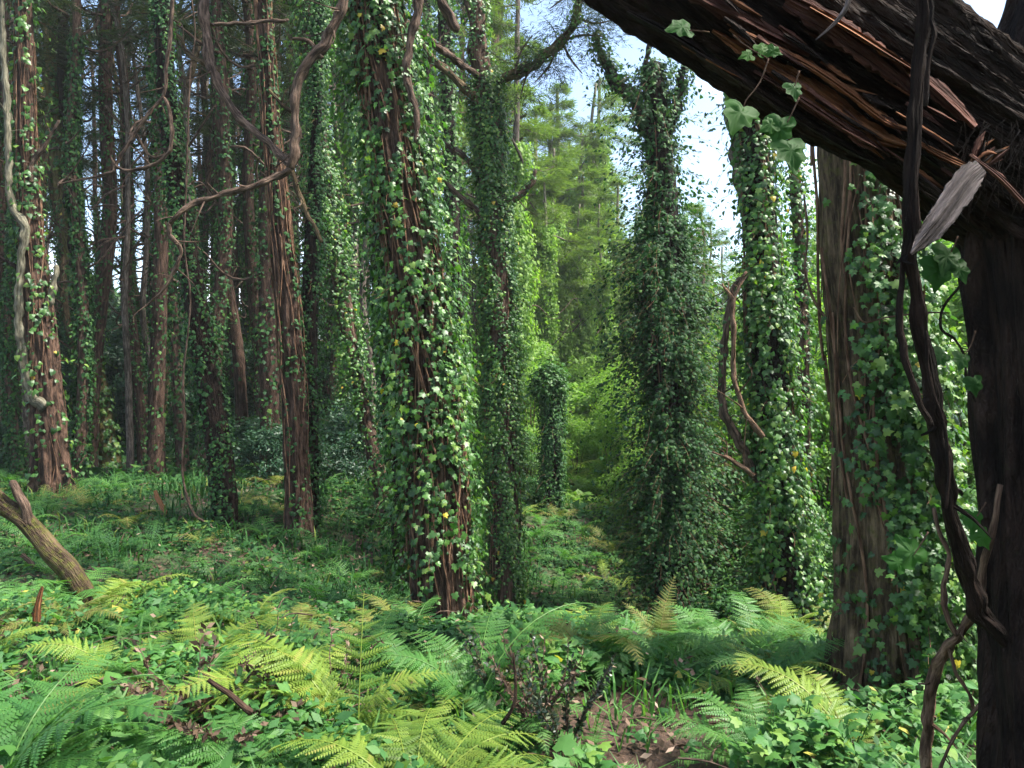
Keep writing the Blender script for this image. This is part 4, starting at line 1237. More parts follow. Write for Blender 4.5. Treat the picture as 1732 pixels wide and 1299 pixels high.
fern(1115, 1110, 4.5, .5, 0, 'fernolive', "upright olive-brown fern at the foot of the bushy ivy trunk", detail='frond', fr_list=[(5, 5, .5, 0), (40, 3, .42, 0), (-40, 3, .4, 0), (80, 1, .4, 0), (-80, 1, .4, 0)])
RL = ["spreading fern at the rim of the hollow, below the bushy ivy trunk", "feathery fern at the rim of the hollow, left of the pale ivy trunk foot", "flat-topped fern in front of the pale ivy trunk foot", "fern nestled against the left root of the widest trunk",
      "long-fronded fern right of the bare soil at mid distance", "small fern left of the widest trunk root"]
for (px, py, Y, L, lb) in [(1200, 1110, 4.7, .62, 0), (1270, 1105, 4.6, .66, 1), (1350, 1115, 4.7, .62, 2), (1405, 1130, 4.3, .5, 3), (1310, 1160, 3.9, .55, 4), (1390, 1100, 4.9, .5, 5)]:
    fern(px, py, Y, L, 7, 'fern', RL[lb], detail='frond')
fern(1290, 1290, 3.05, .6, 0, 'fern', "bluish green fern at the bottom, right of the bare soil", detail='frond', fr_list=[(80, 1, .46, 0), (58, 2, .6, 0), (35, 1, .6, 0), (0, 0, .5, 0), (-50, 1, .55, 0), (95, 2, .42, 0)])
fern(1440, 1270, 3.15, .55, 0, 'fernlime', "lime fern with an erect frond beside the ivy foot of the widest trunk", detail='frond', fr_list=[(45, 0, .72, 0), (70, 1, .62, 0), (15, 0, .6, 0), (-30, 1, .45, 0)])
fern(1525, 1190, 3.3, .3, 7, 'fernlime', "small bright fern glowing in front of the ivy foot of the widest trunk", detail='frond')
fern(1490, 1330, 3.0, .36, 6, 'fernlime', "small fern at the bottom edge left of the climbing vine", detail='frond')
fern(1000, 1310, 3.1, .38, 6, 'fern', "small fern at the left margin of the bare soil", detail='frond')
fern(90, 1140, 3.4, .55, 6, 'fern', "fern at the left behind the arching left-edge frond", detail='frond')
fern(240, 1110, 3.9, .5, 6, 'fern', "low fern among ground leaves on the left", detail='frond')
fern(460, 1130, 3.7, .7, 7, 'fernlime', "light fern left of the upright ladder-like frond", detail='frond')
fern(870, 1180, 3.4, .45, 6, 'fern', "green fern below the tall ivy column, centre of the near bank", detail='frond')
fern(690, 1120, 3.9, .5, 6, 'fern', "fern at the foot of the big central tree", detail='frond')

GN = "ferns mixed into the near bank"
nsp = []
for _ in range(4000):
    y = random.uniform(3.3, 5.4); px = random.uniform(-40, 1420); x = (px - CX) / F_PX * y
    if ((x - DIRT[0]) / .75) ** 2 + ((y - DIRT[1]) / .6) ** 2 < 1: continue
    if any((x - a) ** 2 + (y - b) ** 2 < .13 for a, b in nsp): continue
    nsp.append((x, y))
    if len(nsp) >= 44: break
for x, y in nsp:
    fern(CX + x / y * F_PX, 0, y, random.uniform(.38, .68), 6, random.choice(['fern', 'fern', 'fernlime', 'fernlime', 'fernolive']), "green fern on the near bank", detail='frond', group=GN)
GF = "ferns scattered over the shaded slope"
spots = []
for _ in range(3000):
    y = random.uniform(5.0, 12.5)
    px = random.uniform(-20, 760)
    x = (px - CX) / F_PX * y
    py = CY + (EYE - h1(x, y)) / y * F_PX
    if py > 1040 or any((x - a) ** 2 + (y - b) ** 2 < .24 for a, b in spots): continue
    if y > 9.3 and random.random() < .6: continue
    if 230 < px < 390 and y > 8.3: continue
    spots.append((x, y))
    if len(spots) >= 112: break
for x, y in spots:
    fern(CX + x / y * F_PX, 0, y, random.uniform(.34, .64), 6, random.choice(['fern', 'herbmid', 'fernolive', 'fern', 'herbmid']), "dusky green fern on the shaded slope among the left trunks", detail='lo', group=GF)
GB = "ferns on the gully bank below the snag"
spots = []
for _ in range(3000):
    y = random.uniform(8.4, 13.0)
    px = random.uniform(872, 1090)
    x = (px - CX) / F_PX * y
    if any((x - a) ** 2 + (y - b) ** 2 < .14 for a, b in spots): continue
    spots.append((x, y))
    if len(spots) >= 44: break
for x, y in spots:
    fern(CX + x / y * F_PX, 0, y, random.uniform(.4, .65), 6, random.choice(['fern', 'fernolive', 'fern', 'fernlime']), "yellow-green or browning fern on the gully bank below the snag", detail='lo', group=GB)
GG = "ferns on the sunlit glade floor"
for i in range(46):
    y = random.uniform(13.5, 24); px = random.uniform(930, 1100)
    fern(px, 0, y, random.uniform(.7, 1.0), 6, random.choice(['fern', 'glade', 'fernlime']), "light fern on the sunlit floor of the glade", detail='lo', group=GG)


# ------------------------------------------------------------------ ground cover: nobody could count it
def cover(name, n, xr, yr, tpl, size, hmax, mat, seed, label, dens=None, tintm=.5):
    rg = np.random.default_rng(seed)
    m = n * 3
    y = np.sqrt(rg.uniform(yr[0] ** 2, yr[1] ** 2, m)) if yr[1] > yr[0] * 1.5 else rg.uniform(*yr, m)
    px = rg.uniform(*xr, m)
    x = (px - CX) / F_PX * y
    dd = ((x - DIRT[0]) / .50) ** 2 + ((y - DIRT[1]) / .46) ** 2
    cl = clump(x * 1.1, y * 1.3, seed)
    acc = np.clip(.45 + .85 * cl, .05, 1) * np.where(dd < 1, .035, 1) * np.where(((x - 3.35 - (y - 4.8) * .62) / .45) ** 2 < 1, .03, 1)
    if dens is not None: acc = acc * dens(x, y, px)
    k = np.nonzero(rg.random(m) < acc)[0][:n]
    x, y, cl = x[k], y[k], cl[k]
    n = len(k)
    mound = np.clip(.45 + .55 * np.sin(x * 3.1 + 2 * np.sin(y * 2.3)) * np.sin(y * 3.7 + x), .1, 1)
    h = rg.random(n) ** .8 * hmax * mound + .01
    pos = np.stack([x, y, hgt(x, y) + h], 1)
    nor = np.array([0, -.25, 1.0]) + rg.normal(0, .42, (n, 3))
    tip = rg.normal(0, 1, (n, 3)) * np.array([1, 1, .3]) - np.array([0, .2, .25])
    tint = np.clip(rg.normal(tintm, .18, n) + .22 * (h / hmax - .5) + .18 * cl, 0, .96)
    tint = np.where(rg.random(n) < .012, 1.0, tint)
    sz = rg.uniform(*size, n) * rg.choice([.6, .9, 1, 1.3], n)
    return obj(name, leaf_mesh(name, tpl, pos, nor, tip, sz, tint, M[mat]), kind='stuff', label=label, cat="ground cover")


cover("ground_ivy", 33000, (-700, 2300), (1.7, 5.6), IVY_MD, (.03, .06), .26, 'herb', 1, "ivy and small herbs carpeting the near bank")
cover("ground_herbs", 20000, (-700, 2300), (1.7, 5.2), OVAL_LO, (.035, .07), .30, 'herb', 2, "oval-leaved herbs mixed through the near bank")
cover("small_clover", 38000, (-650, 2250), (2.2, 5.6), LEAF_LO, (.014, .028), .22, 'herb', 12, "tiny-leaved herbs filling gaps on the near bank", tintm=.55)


def d_mid(x, y, px):
    brown = np.exp(-((x + 4.2) / 1.5) ** 2 - ((y - 10) / 1.6) ** 2)
    return 1 - .82 * brown


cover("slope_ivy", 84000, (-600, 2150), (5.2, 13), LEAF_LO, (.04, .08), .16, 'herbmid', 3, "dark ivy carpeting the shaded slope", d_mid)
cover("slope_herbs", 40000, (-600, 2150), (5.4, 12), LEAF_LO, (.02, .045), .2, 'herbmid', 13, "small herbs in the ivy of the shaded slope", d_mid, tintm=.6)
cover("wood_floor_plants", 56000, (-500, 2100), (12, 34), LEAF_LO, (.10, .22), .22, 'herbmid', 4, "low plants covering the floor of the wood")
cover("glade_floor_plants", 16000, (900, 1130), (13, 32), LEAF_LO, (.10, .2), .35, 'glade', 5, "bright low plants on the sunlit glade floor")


def litter(name, n, xr, yr, size, seed, label, top=.03):
    rg = np.random.default_rng(seed)
    y = rg.uniform(*yr, n); px = rg.uniform(*xr, n); x = (px - CX) / F_PX * y
    pos = np.stack([x, y, hgt(x, y) + .012 + rg.random(n) * top], 1)
    obj(name, leaf_mesh(name, OVAL_LO, pos, np.array([0, 0, 1.]) + rg.normal(0, .4, (n, 3)), rg.normal(0, 1, (n, 3)), rg.uniform(*size, n), rg.random(n), M['dead']), kind='stuff', label=label, cat="leaf litter")


litter("leaf_litter", 6000, (-100, 1850), (1.8, 7), (.025, .06), 6, "withered brown leaves lying between the near plants")
litter("fallen_leaves", 2600, (-100, 1850), (2.6, 9), (.025, .06), 66, "curled brown leaves caught on top of the low plants", .2)
litter("slope_litter", 9000, (-100, 1200), (7, 14), (.04, .08), 7, "withered leaves on the shaded slope")


tw = []
rg = np.random.default_rng(55)
for i in range(420):
    y = rg.uniform(2.9, 11); px = rg.uniform(-50, 1800); x = (px - CX) / F_PX * y; a = rg.uniform(0, 6.28); L = rg.uniform(.08, .4)
    z = h1(x, y) + rg.uniform(.03, .16)
    p = np.array([[x, y, z], [x + math.cos(a) * L * .5 + rg.normal(0, .02), y + math.sin(a) * L * .5, z + rg.uniform(.0, .08)], [x + math.cos(a) * L, y + math.sin(a) * L, z + rg.uniform(-.05, .08)]])
    tw.append(tube(Curve(p, [.005, .004, .002], .08), 4, cap=False, seed=i))
V, F, B = join(tw)
obj("fallen_twigs", mesh_np("fallen_twigs", V, F, M['branch'], bc=B), kind='stuff', label="dead twigs lying over the forest floor", cat="twigs")

# grass blades
def grass(name, n, xr, yr, hgts, seed, mat, label, dens=None):
    rg = np.random.default_rng(seed)
    y = rg.uniform(*yr, n); px = rg.uniform(*xr, n); x = (px - CX) / F_PX * y
    k = clump(x * 1.5, y * 1.5, seed) > -.05
    x, y = x[k], y[k]; n = len(x)
    b = np.stack([x, y, hgt(x, y)], 1)
    L = rg.uniform(*hgts, n)[:, None]
    a = rg.uniform(0, 6.28, n); dr = np.stack([np.cos(a), np.sin(a), 0 * a], 1)
    wv = np.stack([-np.sin(a), np.cos(a), 0 * a], 1) * .004 * (1 + y[:, None] * .12)
    p1 = b + np.array([0, 0, .6]) * L + dr * L * .2; p2 = b + np.array([0, 0, .85]) * L + dr * L * .65
    V = np.stack([b - wv, b + wv, p1 + wv, p1 - wv, p2], 1).reshape(-1, 3)
    o_ = (np.arange(n) * 5)[:, None]
    F4 = np.array([[0, 1, 2, 3]]) + o_; F3 = np.array([[3, 2, 4]]) + o_
    obj(name, mesh_np(name, V, [F4, F3], M[mat], tint=np.repeat(np.clip(rg.normal(.6, .2, n), 0, 1), 5)), kind='stuff', label=label, cat="grass")


grass("slope_grass", 7000, (0, 1100), (6.5, 13), (.12, .32), 8, 'herbmid', "thin grass on the shaded slope")
grass("near_grass", 4000, (-50, 1800), (2.2, 5.2), (.1, .28), 9, 'fern', "sparse grass blades on the near bank")


# ------------------------------------------------------------------ near plants
def leafy_plant(px, Y, n, size, H, label, mat='herb', group=None, ovals=True, dz=0):
    x = (px - CX) / F_PX * Y; z = h1(x, Y) + dz
    base = np.array([x, Y, z])
    t = thing("broadleaf_plant", label, "plant", tuple(base), group)
    rg = np.random.default_rng(int(px * 7 + n))
    st, A = [], [[], [], [], [], []]
    nst = max(1, n // 6)
    for s_ in range(nst):
        a = rg.uniform(0, 6.28); off = np.array([math.cos(a), math.sin(a), 0]) * H * .35
        p = np.array([base, base + off * .4 + [0, 0, H * .5], base + off + [0, 0, H * rg.uniform(.8, 1.1)]])
        st.append(tube(Curve(p, [.004, .003, .002], .05), 5, cap=False))
        for k in range(6):
            f = .35 + .65 * k / 5
            c = p[0] * (1 - f) + p[2] * f
            b = a + k * 2.4
            dr = np.array([math.cos(b), math.sin(b), rg.uniform(-.1, .5)])
            A[0].append(c + dr * .01); A[1].append(np.array([0, -.2, 1.]) + dr * -.4 + rg.normal(0, .15, 3)); A[2].append(dr); A[3].append(rg.uniform(*size)); A[4].append(rg.uniform(.3, .93))
    V, F, B = join(st)
    obj("stem", mesh_np("stem", V - base, F, M['fern'], tint=np.full(len(V), .3), smooth=True), t)
    A = [np.array(q) for q in A]
    leaf_objects(t, base, A, np.arange(len(A[0])), OVAL_HI if ovals else IVY_HI, M[mat], "leaf")


leafy_plant(250, 3.1, 18, (.11, .17), .3, "broad lance-leaved plant at lower left between two ferns")
leafy_plant(200, 3.2, 12, (.08, .12), .16, "lance-leaved seedling cluster left of the broad-leaved plant")
leafy_plant(305, 3.25, 12, (.07, .10), .14, "smaller lance-leaved plant right of the broad-leaved plant at lower left")
leafy_plant(40, 2.95, 24, (.08, .13), .25, "heart-leaved plant in the bottom left corner", ovals=False)
leafy_plant(120, 3.0, 24, (.07, .11), .22, "heart-leaved plant right of the bottom left corner", ovals=False)
leafy_plant(530, 3.0, 12, (.06, .09), .1, "dark leafy plant under the left tip of the big lime fern")
leafy_plant(950, 2.95, 24, (.06, .10), .18, "glossy round-leaved plant left of the bare soil at the bottom", ovals=False)
leafy_plant(1010, 3.05, 12, (.06, .09), .14, "small glossy plant just left of the bare soil", ovals=False)
leafy_plant(1095, 3.35, 6, (.04, .06), .08, "tiny seedling growing in the middle of the bare soil")
leafy_plant(1160, 3.1, 6, (.04, .06), .08, "tiny seedling on the right half of the bare soil")
leafy_plant(1040, 3.0, 12, (.04, .06), .08, "seedling cluster on the left half of the bare soil")
for i, (px, Y) in enumerate([(1340, 3.0), (1390, 2.95), (1300, 2.9), (1365, 3.2), (1430, 3.0)]):
    leafy_plant(px, Y, 42, (.045, .07), .28, ["bright ivy clump right of the bluish fern at the bottom", "bright ivy clump left of the erect lime frond at the bottom", "leafy clump at the feet of the bluish fern", "leafy clump behind the bright ivy clumps at the bottom", "leafy clump directly under the erect lime frond"][i], ovals=False)


def twiggy(px, Y, H, n, mat, label, size=(.02, .035), name="withered_shrub", spread=.3, ns=14):
    x = (px - CX) / F_PX * Y; base = np.array([x, Y, h1(x, Y)])
    t = thing(name, label, "shrub", tuple(base))
    rg = np.random.default_rng(int(px))
    tubes, A = [], [[], [], []]
    for k in range(ns):
        a = rg.uniform(0, 6.28); L = H * rg.uniform(.6, 1.05)
        dr = np.array([math.cos(a) * spread, math.sin(a) * spread, 1.]); dr /= np.linalg.norm(dr)
        s = np.linspace(0, 1, 7)[:, None]
        p = base + dr * L * s + rg.normal(0, .012, (7, 3)) * s + np.array([math.cos(a), math.sin(a), -.2]) * .18 * L * s ** 2
        cv = Curve(p, np.linspace(.004, .0015, 7), .04)
        tubes.append(tube(cv, 5, cap=False))
        m = n // ns
        u = rg.uniform(.3, 1, m) * cv.L[-1]
        C, r, T, X, Y_ = cv.at(u)
        A[0].append(C); A[1].append(rg.normal(0, 1, (m, 3)) + [0, 0, .8]); A[2].append(T + rg.normal(0, .7, (m, 3)))
    V, F, B = join(tubes)
    obj("twigs", mesh_np("twigs", V - base, F, M['branch'], bc=B, smooth=True), t)
    A = [np.vstack(q) for q in A]; m = len(A[0])
    obj("leaves", leaf_mesh("leaves", OVAL_LO, *A, rg.uniform(*size, m), rg.random(m), M[mat], base), t, kind='stuff')


twiggy(955, 3.2, .5, 900, 'darkleaf', "dark twiggy privet with tiny blackish leaves left of the bare soil", name="privet")
twiggy(905, 3.3, .5, 500, 'dead', "withered brown herb left of the dark twiggy privet")
twiggy(845, 3.6, .45, 500, 'darkleaf', "dark twiggy privet below the tall ivy column", name="privet")
twiggy(330, 3.4, .5, 600, 'dead', "withered bush with curled brown leaves on the near left bank", spread=.7, size=(.03, .055))
twiggy(400, 3.1, .42, 500, 'dead', "withered bush with dark curled leaves left of the yellowish fern", spread=.8, size=(.03, .05))
twiggy(468, 4.3, .42, 60, 'dead', "dry seed stalk standing left of the upright ladder-like frond", spread=.2, ns=3, size=(.02, .035))
twiggy(560, 3.6, .42, 120, 'dead', "dry brown herb beside the upright ladder-like frond", spread=.4, ns=5)
twiggy(55, 3.5, .3, 90, 'dead', "dry brown herb at the left behind the left-edge fern", spread=.6, ns=6)
twiggy(1320, 3.4, .3, 200, 'dead', "dry stems between the rim ferns and the bluish fern", spread=.8, ns=8)

# bramble and ivy mound at the foot of the big central tree
shb = shrub_template(8, 3400, 'herbmid', .5, .38, (.04, .07), tpl=IVY_MD, lobes=14, name="ivy_mound")
x = (735 - CX) / F_PX * 4.5
shb.scale = (.8, .7, .6); shb.location = (x, 4.5, h1(x, 4.5) - .05); shb["label"] = "mound of dark glossy leaves in front of the big central tree's foot"
m2 = dup(shb, ((800 - CX) / F_PX * 4.1, 4.1, -.08), 1.2, (.6, .55, .55), "smaller mound of dark glossy leaves in front of the tall ivy column's foot")
m3 = dup(shb, ((660 - CX) / F_PX * 4.7, 4.7, -.1), 2.2, (.6, .6, .6), "dark leafy mound left of the big central tree's foot")

# ------------------------------------------------------------------ fallen wood at the left
mossy = bark_mat("moss_covered_bark", (.045, .03, .02), (.13, .09, .055), (.10, .11, .02), .5)
Yl = 5.2
cvl = pxcurve([(-60, 790), (0, 850), (48, 885), (85, 930), (120, 965), (158, 1030)], Yl, .03, [30, 30, 30, 32, 34, 36])
base = cvl.C[-1]
t = thing("fallen_branch", "thick mossy broken branch leaning down into the plants at the left edge", "branch", tuple(base))
obj("limb", tube_mesh("limb", cvl, 28, mossy, base, ridge=.1, lump=.06, seed=3, kk=(3, 5, 9)), t)
cvf = pxcurve([(50, 890), (44, 862), (34, 842), (20, 815)], Yl - .02, .03, [19, 16, 14, 11])
obj("snapped_fork", tube_mesh("snapped_fork", cvf, 16, M['branch'], base, ridge=.1, lump=.08, seed=5), t)


def shard(name, pts, wd, Y, mat, label=None, cat=None, thick=.012, parent=None, base=(0, 0, 0), seed=0, split=5, group=None, jg=.09):
    """splintery piece of wood: jagged slab along a centre line, real thickness"""
    rg = np.random.default_rng(seed)
    c = catmull(np.array([(*p, w_, (Y if np.isscalar(Y) else Y[i])) for i, (p, w_) in enumerate(zip(pts, wd))], float), 7)
    n = len(c); m = split + 1
    d2 = np.gradient(c[:, :2], axis=0); d2 /= np.linalg.norm(d2, axis=1, keepdims=True)
    pr = np.stack([-d2[:, 1], d2[:, 0]], 1)
    V, bc = [], []
    lat = np.linspace(-.5, .5, m)
    hs = rg.uniform(0, 1, m)
    arc = np.concatenate([[0], np.cumsum(np.linalg.norm(np.diff(c[:, :2], axis=0), axis=1))]) / F_PX * 1.5
    for back in (0, 1):
        for i in range(n):
            jag = rg.normal(0, jg, m)
            for j in range(m):
                q = c[i, :2] + pr[i] * c[i, 2] * (lat[j] + (jag[j] if j in (0, m - 1) else 0) * .8)
                dep = c[i, 3] + (thick if back else -thick * .6 * hs[j] * (1 - abs(lat[j]) * 1.2))
                V.append(P3(q[0], q[1], dep)); bc.append((lat[j] * c[i, 2] / F_PX * 1.5, back * .02, arc[i] + seed))
    F = []
    o2 = n * m
    for i in range(n - 1):
        for j in range(m - 1):
            a = i * m + j
            F.append((a, a + m, a + m + 1, a + 1)); F.append((o2 + a, o2 + a + 1, o2 + a + m + 1, o2 + a + m))
        a = i * m; F.append((a, o2 + a, o2 + a + m, a + m))
        a = i * m + m - 1; F.append((a, a + m, o2 + a + m, o2 + a))
    for j in range(m - 1):
        F.append((j, j + 1, o2 + j + 1, o2 + j)); a = (n - 1) * m + j; F.append((a, o2 + a, o2 + a + 1, a + 1))
    return obj(name, mesh_np(name, np.array(V) - np.asarray(base), np.array(F), mat, bc=np.array(bc)), parent, label=label, cat=cat, group=group)


shard("wood_splinter", [(62, 1052), (64, 1025), (72, 992)], [14, 12, 4], 4.2, M['wood'], "pointed reddish wood chip sticking up near the mossy broken branch", "wood chip", seed=1)
shard("wood_splinter", [(262, 830), (268, 846), (282, 870)], [6, 8, 7], 9, M['wood'], "thin reddish stick lying on the bare slope", "stick", seed=2)
shard("wood_splinter", [(320, 882), (324, 892), (326, 900)], [7, 8, 5], 8.6, M['wood'], "short pale stick near the end of the hanging vine", "stick", seed=3)
shard("wood_splinter", [(36, 938), (48, 948), (58, 958)], [8, 9, 6], 6.2, M['branch'], "small dark wood chunk under the mossy broken branch", "wood chip", seed=4)
cvb = pxcurve([(352, 1150), (385, 1172), (425, 1205)], 2.9, .03, [7, 10, 11])
obj("fallen_stick", tube_mesh("fallen_stick", cvb, 9, M['redbark'], lump=.1), label="reddish stick lying under the yellowish fern", cat="stick")
cvb = pxcurve([(868, 1105), (872, 1150), (870, 1190), (850, 1225)], 3.0, .03, [4, 5, 6, 8])
obj("upright_twig", tube_mesh("upright_twig", cvb, 7, M['redbark'], lump=.1), label="thin reddish twig standing beside the dark twiggy privet", cat="twig")

# ------------------------------------------------------------------ the broken trunk close to the camera
YT = 1.95
pts = [(1846, 1420), (1844, 1299), (1840, 1050), (1832, 800), (1824, 600), (1814, 430), (1808, 300), (1820, 150), (1862, 0), (1880, -200)]
cvt = pxcurve(pts, YT, .02, [300, 290, 296, 300, 306, 320, 300, 262, 250, 250])
base = np.array([cvt.C[0][0], YT, 0.0])
t = thing("broken_tree", "dark near trunk at right whose split top leans to the upper left", "tree", tuple(base))
obj("trunk", tube_mesh("trunk", cvt, 160, M['darkbark'], base, ridge=.10, lump=.02, seed=41, kk=(7, 13, 23, 41)), t)
# the leaning, torn upper trunk
pl = [(480, -545), (740, -385), (900, -280), (1000, -210), (1120, -118), (1281, -12), (1400, 68), (1500, 132), (1610, 200), (1720, 275), (1830, 350)]
cvg = pxcurve(pl, [1.82, 1.8, 1.78, 1.78, 1.78, 1.78, 1.8, 1.82, 1.85, 1.9, 1.95], .015, [210, 262, 272, 278, 286, 288, 282, 262, 242, 255, 260])
V, F4, F3, bc = tube(cvg, 220, ridge=.10, kk=(7, 13, 23, 43), seed=44, lump=.03)
ctr = np.repeat(cvg.C, 220, axis=0)
ctr = np.vstack([ctr, cvg.C[0], cvg.C[-1]])
dv = V - ctr
aa = np.arctan2(bc[:, 1], bc[:, 0]); zz = bc[:, 2]
crack = np.zeros(len(V))
rg = np.random.default_rng(5)
for k_ in range(70):
    a0 = rg.uniform(-3.14, 3.14); z0 = rg.uniform(zz.min(), zz.max()); wl = rg.uniform(.05, .3); wa = rg.uniform(.03, .10)
    crack += rg.choice([-.08, -.05, .04, .05]) * np.exp(-((np.angle(np.exp(1j * (aa - a0 - .6 * (zz - z0)))) / wa) ** 2)) * (1 / (1 + np.exp((np.abs(zz - z0) - wl) / .012)))
crack += .012 * np.sin(aa * 61 + zz * 30) * np.sin(zz * 90 + aa * 13) + rg.normal(0, .006, len(V))
V = ctr + dv * (1 + crack[:, None])
obj("leaning_trunk", mesh_np("leaning_trunk", V - base, [F4, F3], M['darkbark'], bc=bc, smooth=True), t)
# torn wood laid bare along its underside
yz = 1.555
for i, (p_, w_, m_, dz_) in enumerate([
    ([(1205, 52), (1270, 92), (1340, 135), (1420, 190), (1490, 232), (1536, 248)], [6, 22, 34, 34, 26, 8], 'wood', .0),
    ([(1230, 40), (1290, 72), (1370, 112), (1440, 160), (1500, 205), (1540, 222)], [4, 12, 14, 16, 14, 5], 'wood', -.02),
    ([(1275, 120), (1350, 165), (1420, 212), (1480, 250)], [5, 12, 14, 5], 'woodred', -.012),
    ([(1330, 0), (1400, 40), (1460, 82), (1510, 118), (1545, 150)], [30, 46, 44, 40, 20], 'woodred', -.02),
    ([(1370, 12), (1440, 52), (1500, 90), (1545, 118)], [8, 12, 12, 6], 'wood', -.045),
    ([(1120, -40), (1200, 5), (1290, 50), (1370, 92)], [20, 26, 24, 10], 'woodred', -.0),
    ([(1550, 240), (1590, 262), (1640, 285), (1668, 298)], [6, 13, 12, 5], 'wood', -.03),
    ([(1640, 262), (1690, 300), (1740, 352)], [6, 12, 12], 'woodred', -.09),
    ([(1560, 130), (1600, 165), (1650, 215)], [14, 30, 10], 'woodred', -.05),
    ([(1180, 90), (1260, 140), (1340, 192), (1420, 242), (1500, 285)], [8, 16, 18, 16, 6], 'darkbark', .02),
    ([(1060, 20), (1150, 72), (1240, 130), (1330, 185)], [10, 20, 20, 8], 'darkbark', .03)]):
    shard("torn_wood", p_, w_, yz + dz_ + .03, M[m_], thick=.05, parent=t, base=base, seed=60 + i, split=7)
rg = np.random.default_rng(91)
for i in range(70):
    f = rg.random(); px0 = 1180 + f * 420 + rg.normal(0, 25); py0 = 20 + f * 245 + rg.normal(0, 34)
    L = rg.uniform(30, 130); a = .58 + rg.normal(0, .07)
    if i >= 56:
        px0 = rg.uniform(1630, 1672); py0 = rg.uniform(262, 292); L = rg.uniform(20, 60); a = rg.normal(-1.0, .35)
    w_ = rg.uniform(3, 11)
    pts_ = [(px0, py0), (px0 + L * .5 * math.cos(a), py0 + L * .5 * math.sin(a) + rg.normal(0, 2)), (px0 + L * math.cos(a + rg.normal(0, .06)), py0 + L * math.sin(a) + rg.normal(0, 4))]
    shard("splinter", pts_, [w_ * .6, w_, 1], yz + .03 + rg.uniform(-.045, .03), M[rg.choice(['wood', 'woodred', 'woodred', 'darkbark'])], thick=.02, parent=t, base=base, seed=200 + i, split=3)
# stub hanging from it
obj("twig", tube_mesh("twig", pxcurve([(1440, -20), (1432, 12), (1412, 40), (1380, 68)], 1.42, .01, [10, 9, 7, 3]), 9, M['grywood'], base, lump=.15, seed=2), t)
# hanging shreds of bark at the break
ps = []
rg = np.random.default_rng(77)
for i in range(70):
    px0 = rg.uniform(1620, 1740); py0 = rg.uniform(200, 330); L = rg.uniform(15, 70)
    dx = rg.normal(-8, 12)
    q = [(px0, py0), (px0 + dx * .5 + rg.normal(0, 3), py0 + L * .5), (px0 + dx, py0 + L)]
    ps.append(tube(pxcurve(q, rg.uniform(1.58, 1.66), .03, [2.5, 2, 1]), 4, cap=False, seed=i))
for i in range(120):
    f = rg.random(); px0 = 1010 + f * 560; py0 = -2 + f * 335 + rg.uniform(-30, -2); L = rg.uniform(15, 80)
    q = [(px0, py0), (px0 + L * .45, py0 + L * .28 + rg.normal(0, 4)), (px0 + L, py0 + L * .6 + rg.normal(0, 6))]
    ps.append(tube(pxcurve(q, rg.uniform(1.62, 1.72), .03, [3, 2.5, 1]), 4, cap=False, seed=i))
V, F, B = join(ps)
obj("bark_fibres", mesh_np("bark_fibres", V - base, F, M['darkbark'], bc=B, smooth=True), t, kind='stuff')

shard("wood_splinter", [(1660, 282), (1640, 300), (1612, 340), (1585, 378), (1560, 408), (1541, 430)], [26, 46, 46, 42, 26, 5], [1.45, 1.42, 1.39, 1.37, 1.36, 1.35], M['grywood'],
      "weathered grey wedge-shaped splinter hanging from the break of the near trunk", "splinter", thick=.018, seed=90, split=10, jg=.035)

# climbing vines close to the camera
def vine(pts, w_, Y, mat, label, n_seg=18, subs=(), lump=.16):
    pts, w_, Y = jitter(pts, w_, Y, int(abs(pts[0][0])), .08)
    cv = pxcurve(pts, Y, .015, w_)
    b = cv.C[-1]
    t = thing("woody_vine", label, "vine", tuple(b))
    obj("main_stem", tube_mesh("main_stem", cv, n_seg, M[mat], b, ridge=.12, lump=lump, kk=(3, 5, 9), seed=int(pts[0][0])), t)
    tw_ = join(twig_stubs(cv, 9, 5, .35))
    obj("rootlets", mesh_np("rootlets", tw_[0] - b, tw_[1], M[mat], bc=tw_[2]), t, kind='stuff')
    for s_ in subs:
        s_ = jitter(s_[0], s_[1], s_[2], int(s_[0][0][0]))
        obj("side_stem", tube_mesh("side_stem", pxcurve(s_[0], s_[2], .015, s_[1]), 10, M[mat], b, lump=.1, seed=int(s_[0][0][0])), t)
    return t, b


vine([(1562, -60), (1560, 20), (1556, 110), (1548, 200), (1544, 300), (1540, 400), (1546, 500), (1562, 590), (1578, 670), (1590, 740), (1598, 810), (1608, 880), (1630, 960), (1652, 1030), (1700, 1085)],
     [25, 24, 24, 22, 22, 24, 22, 24, 25, 27, 26, 24, 27, 30, 26], [1.45, 1.45, 1.45, 1.45, 1.45, 1.46, 1.48, 1.5, 1.52, 1.54, 1.56, 1.6, 1.66, 1.72, 1.8], 'darkbark',
     "thick dark vine hanging before the leaning trunk, curving into the near trunk", 36,
     subs=[([(1535, 300), (1530, 400), (1524, 480), (1522, 560), (1534, 620), (1556, 680), (1574, 720)], [9, 10, 10, 11, 12, 12, 10], 1.47),
           ([(1566, 560), (1572, 640), (1596, 720), (1604, 800), (1600, 860)], [5, 6, 6, 5, 5], 1.44),
           ([(1575, -60), (1574, 20), (1580, 60), (1570, 110), (1566, 180)], [7, 7, 8, 7, 6], 1.42)])
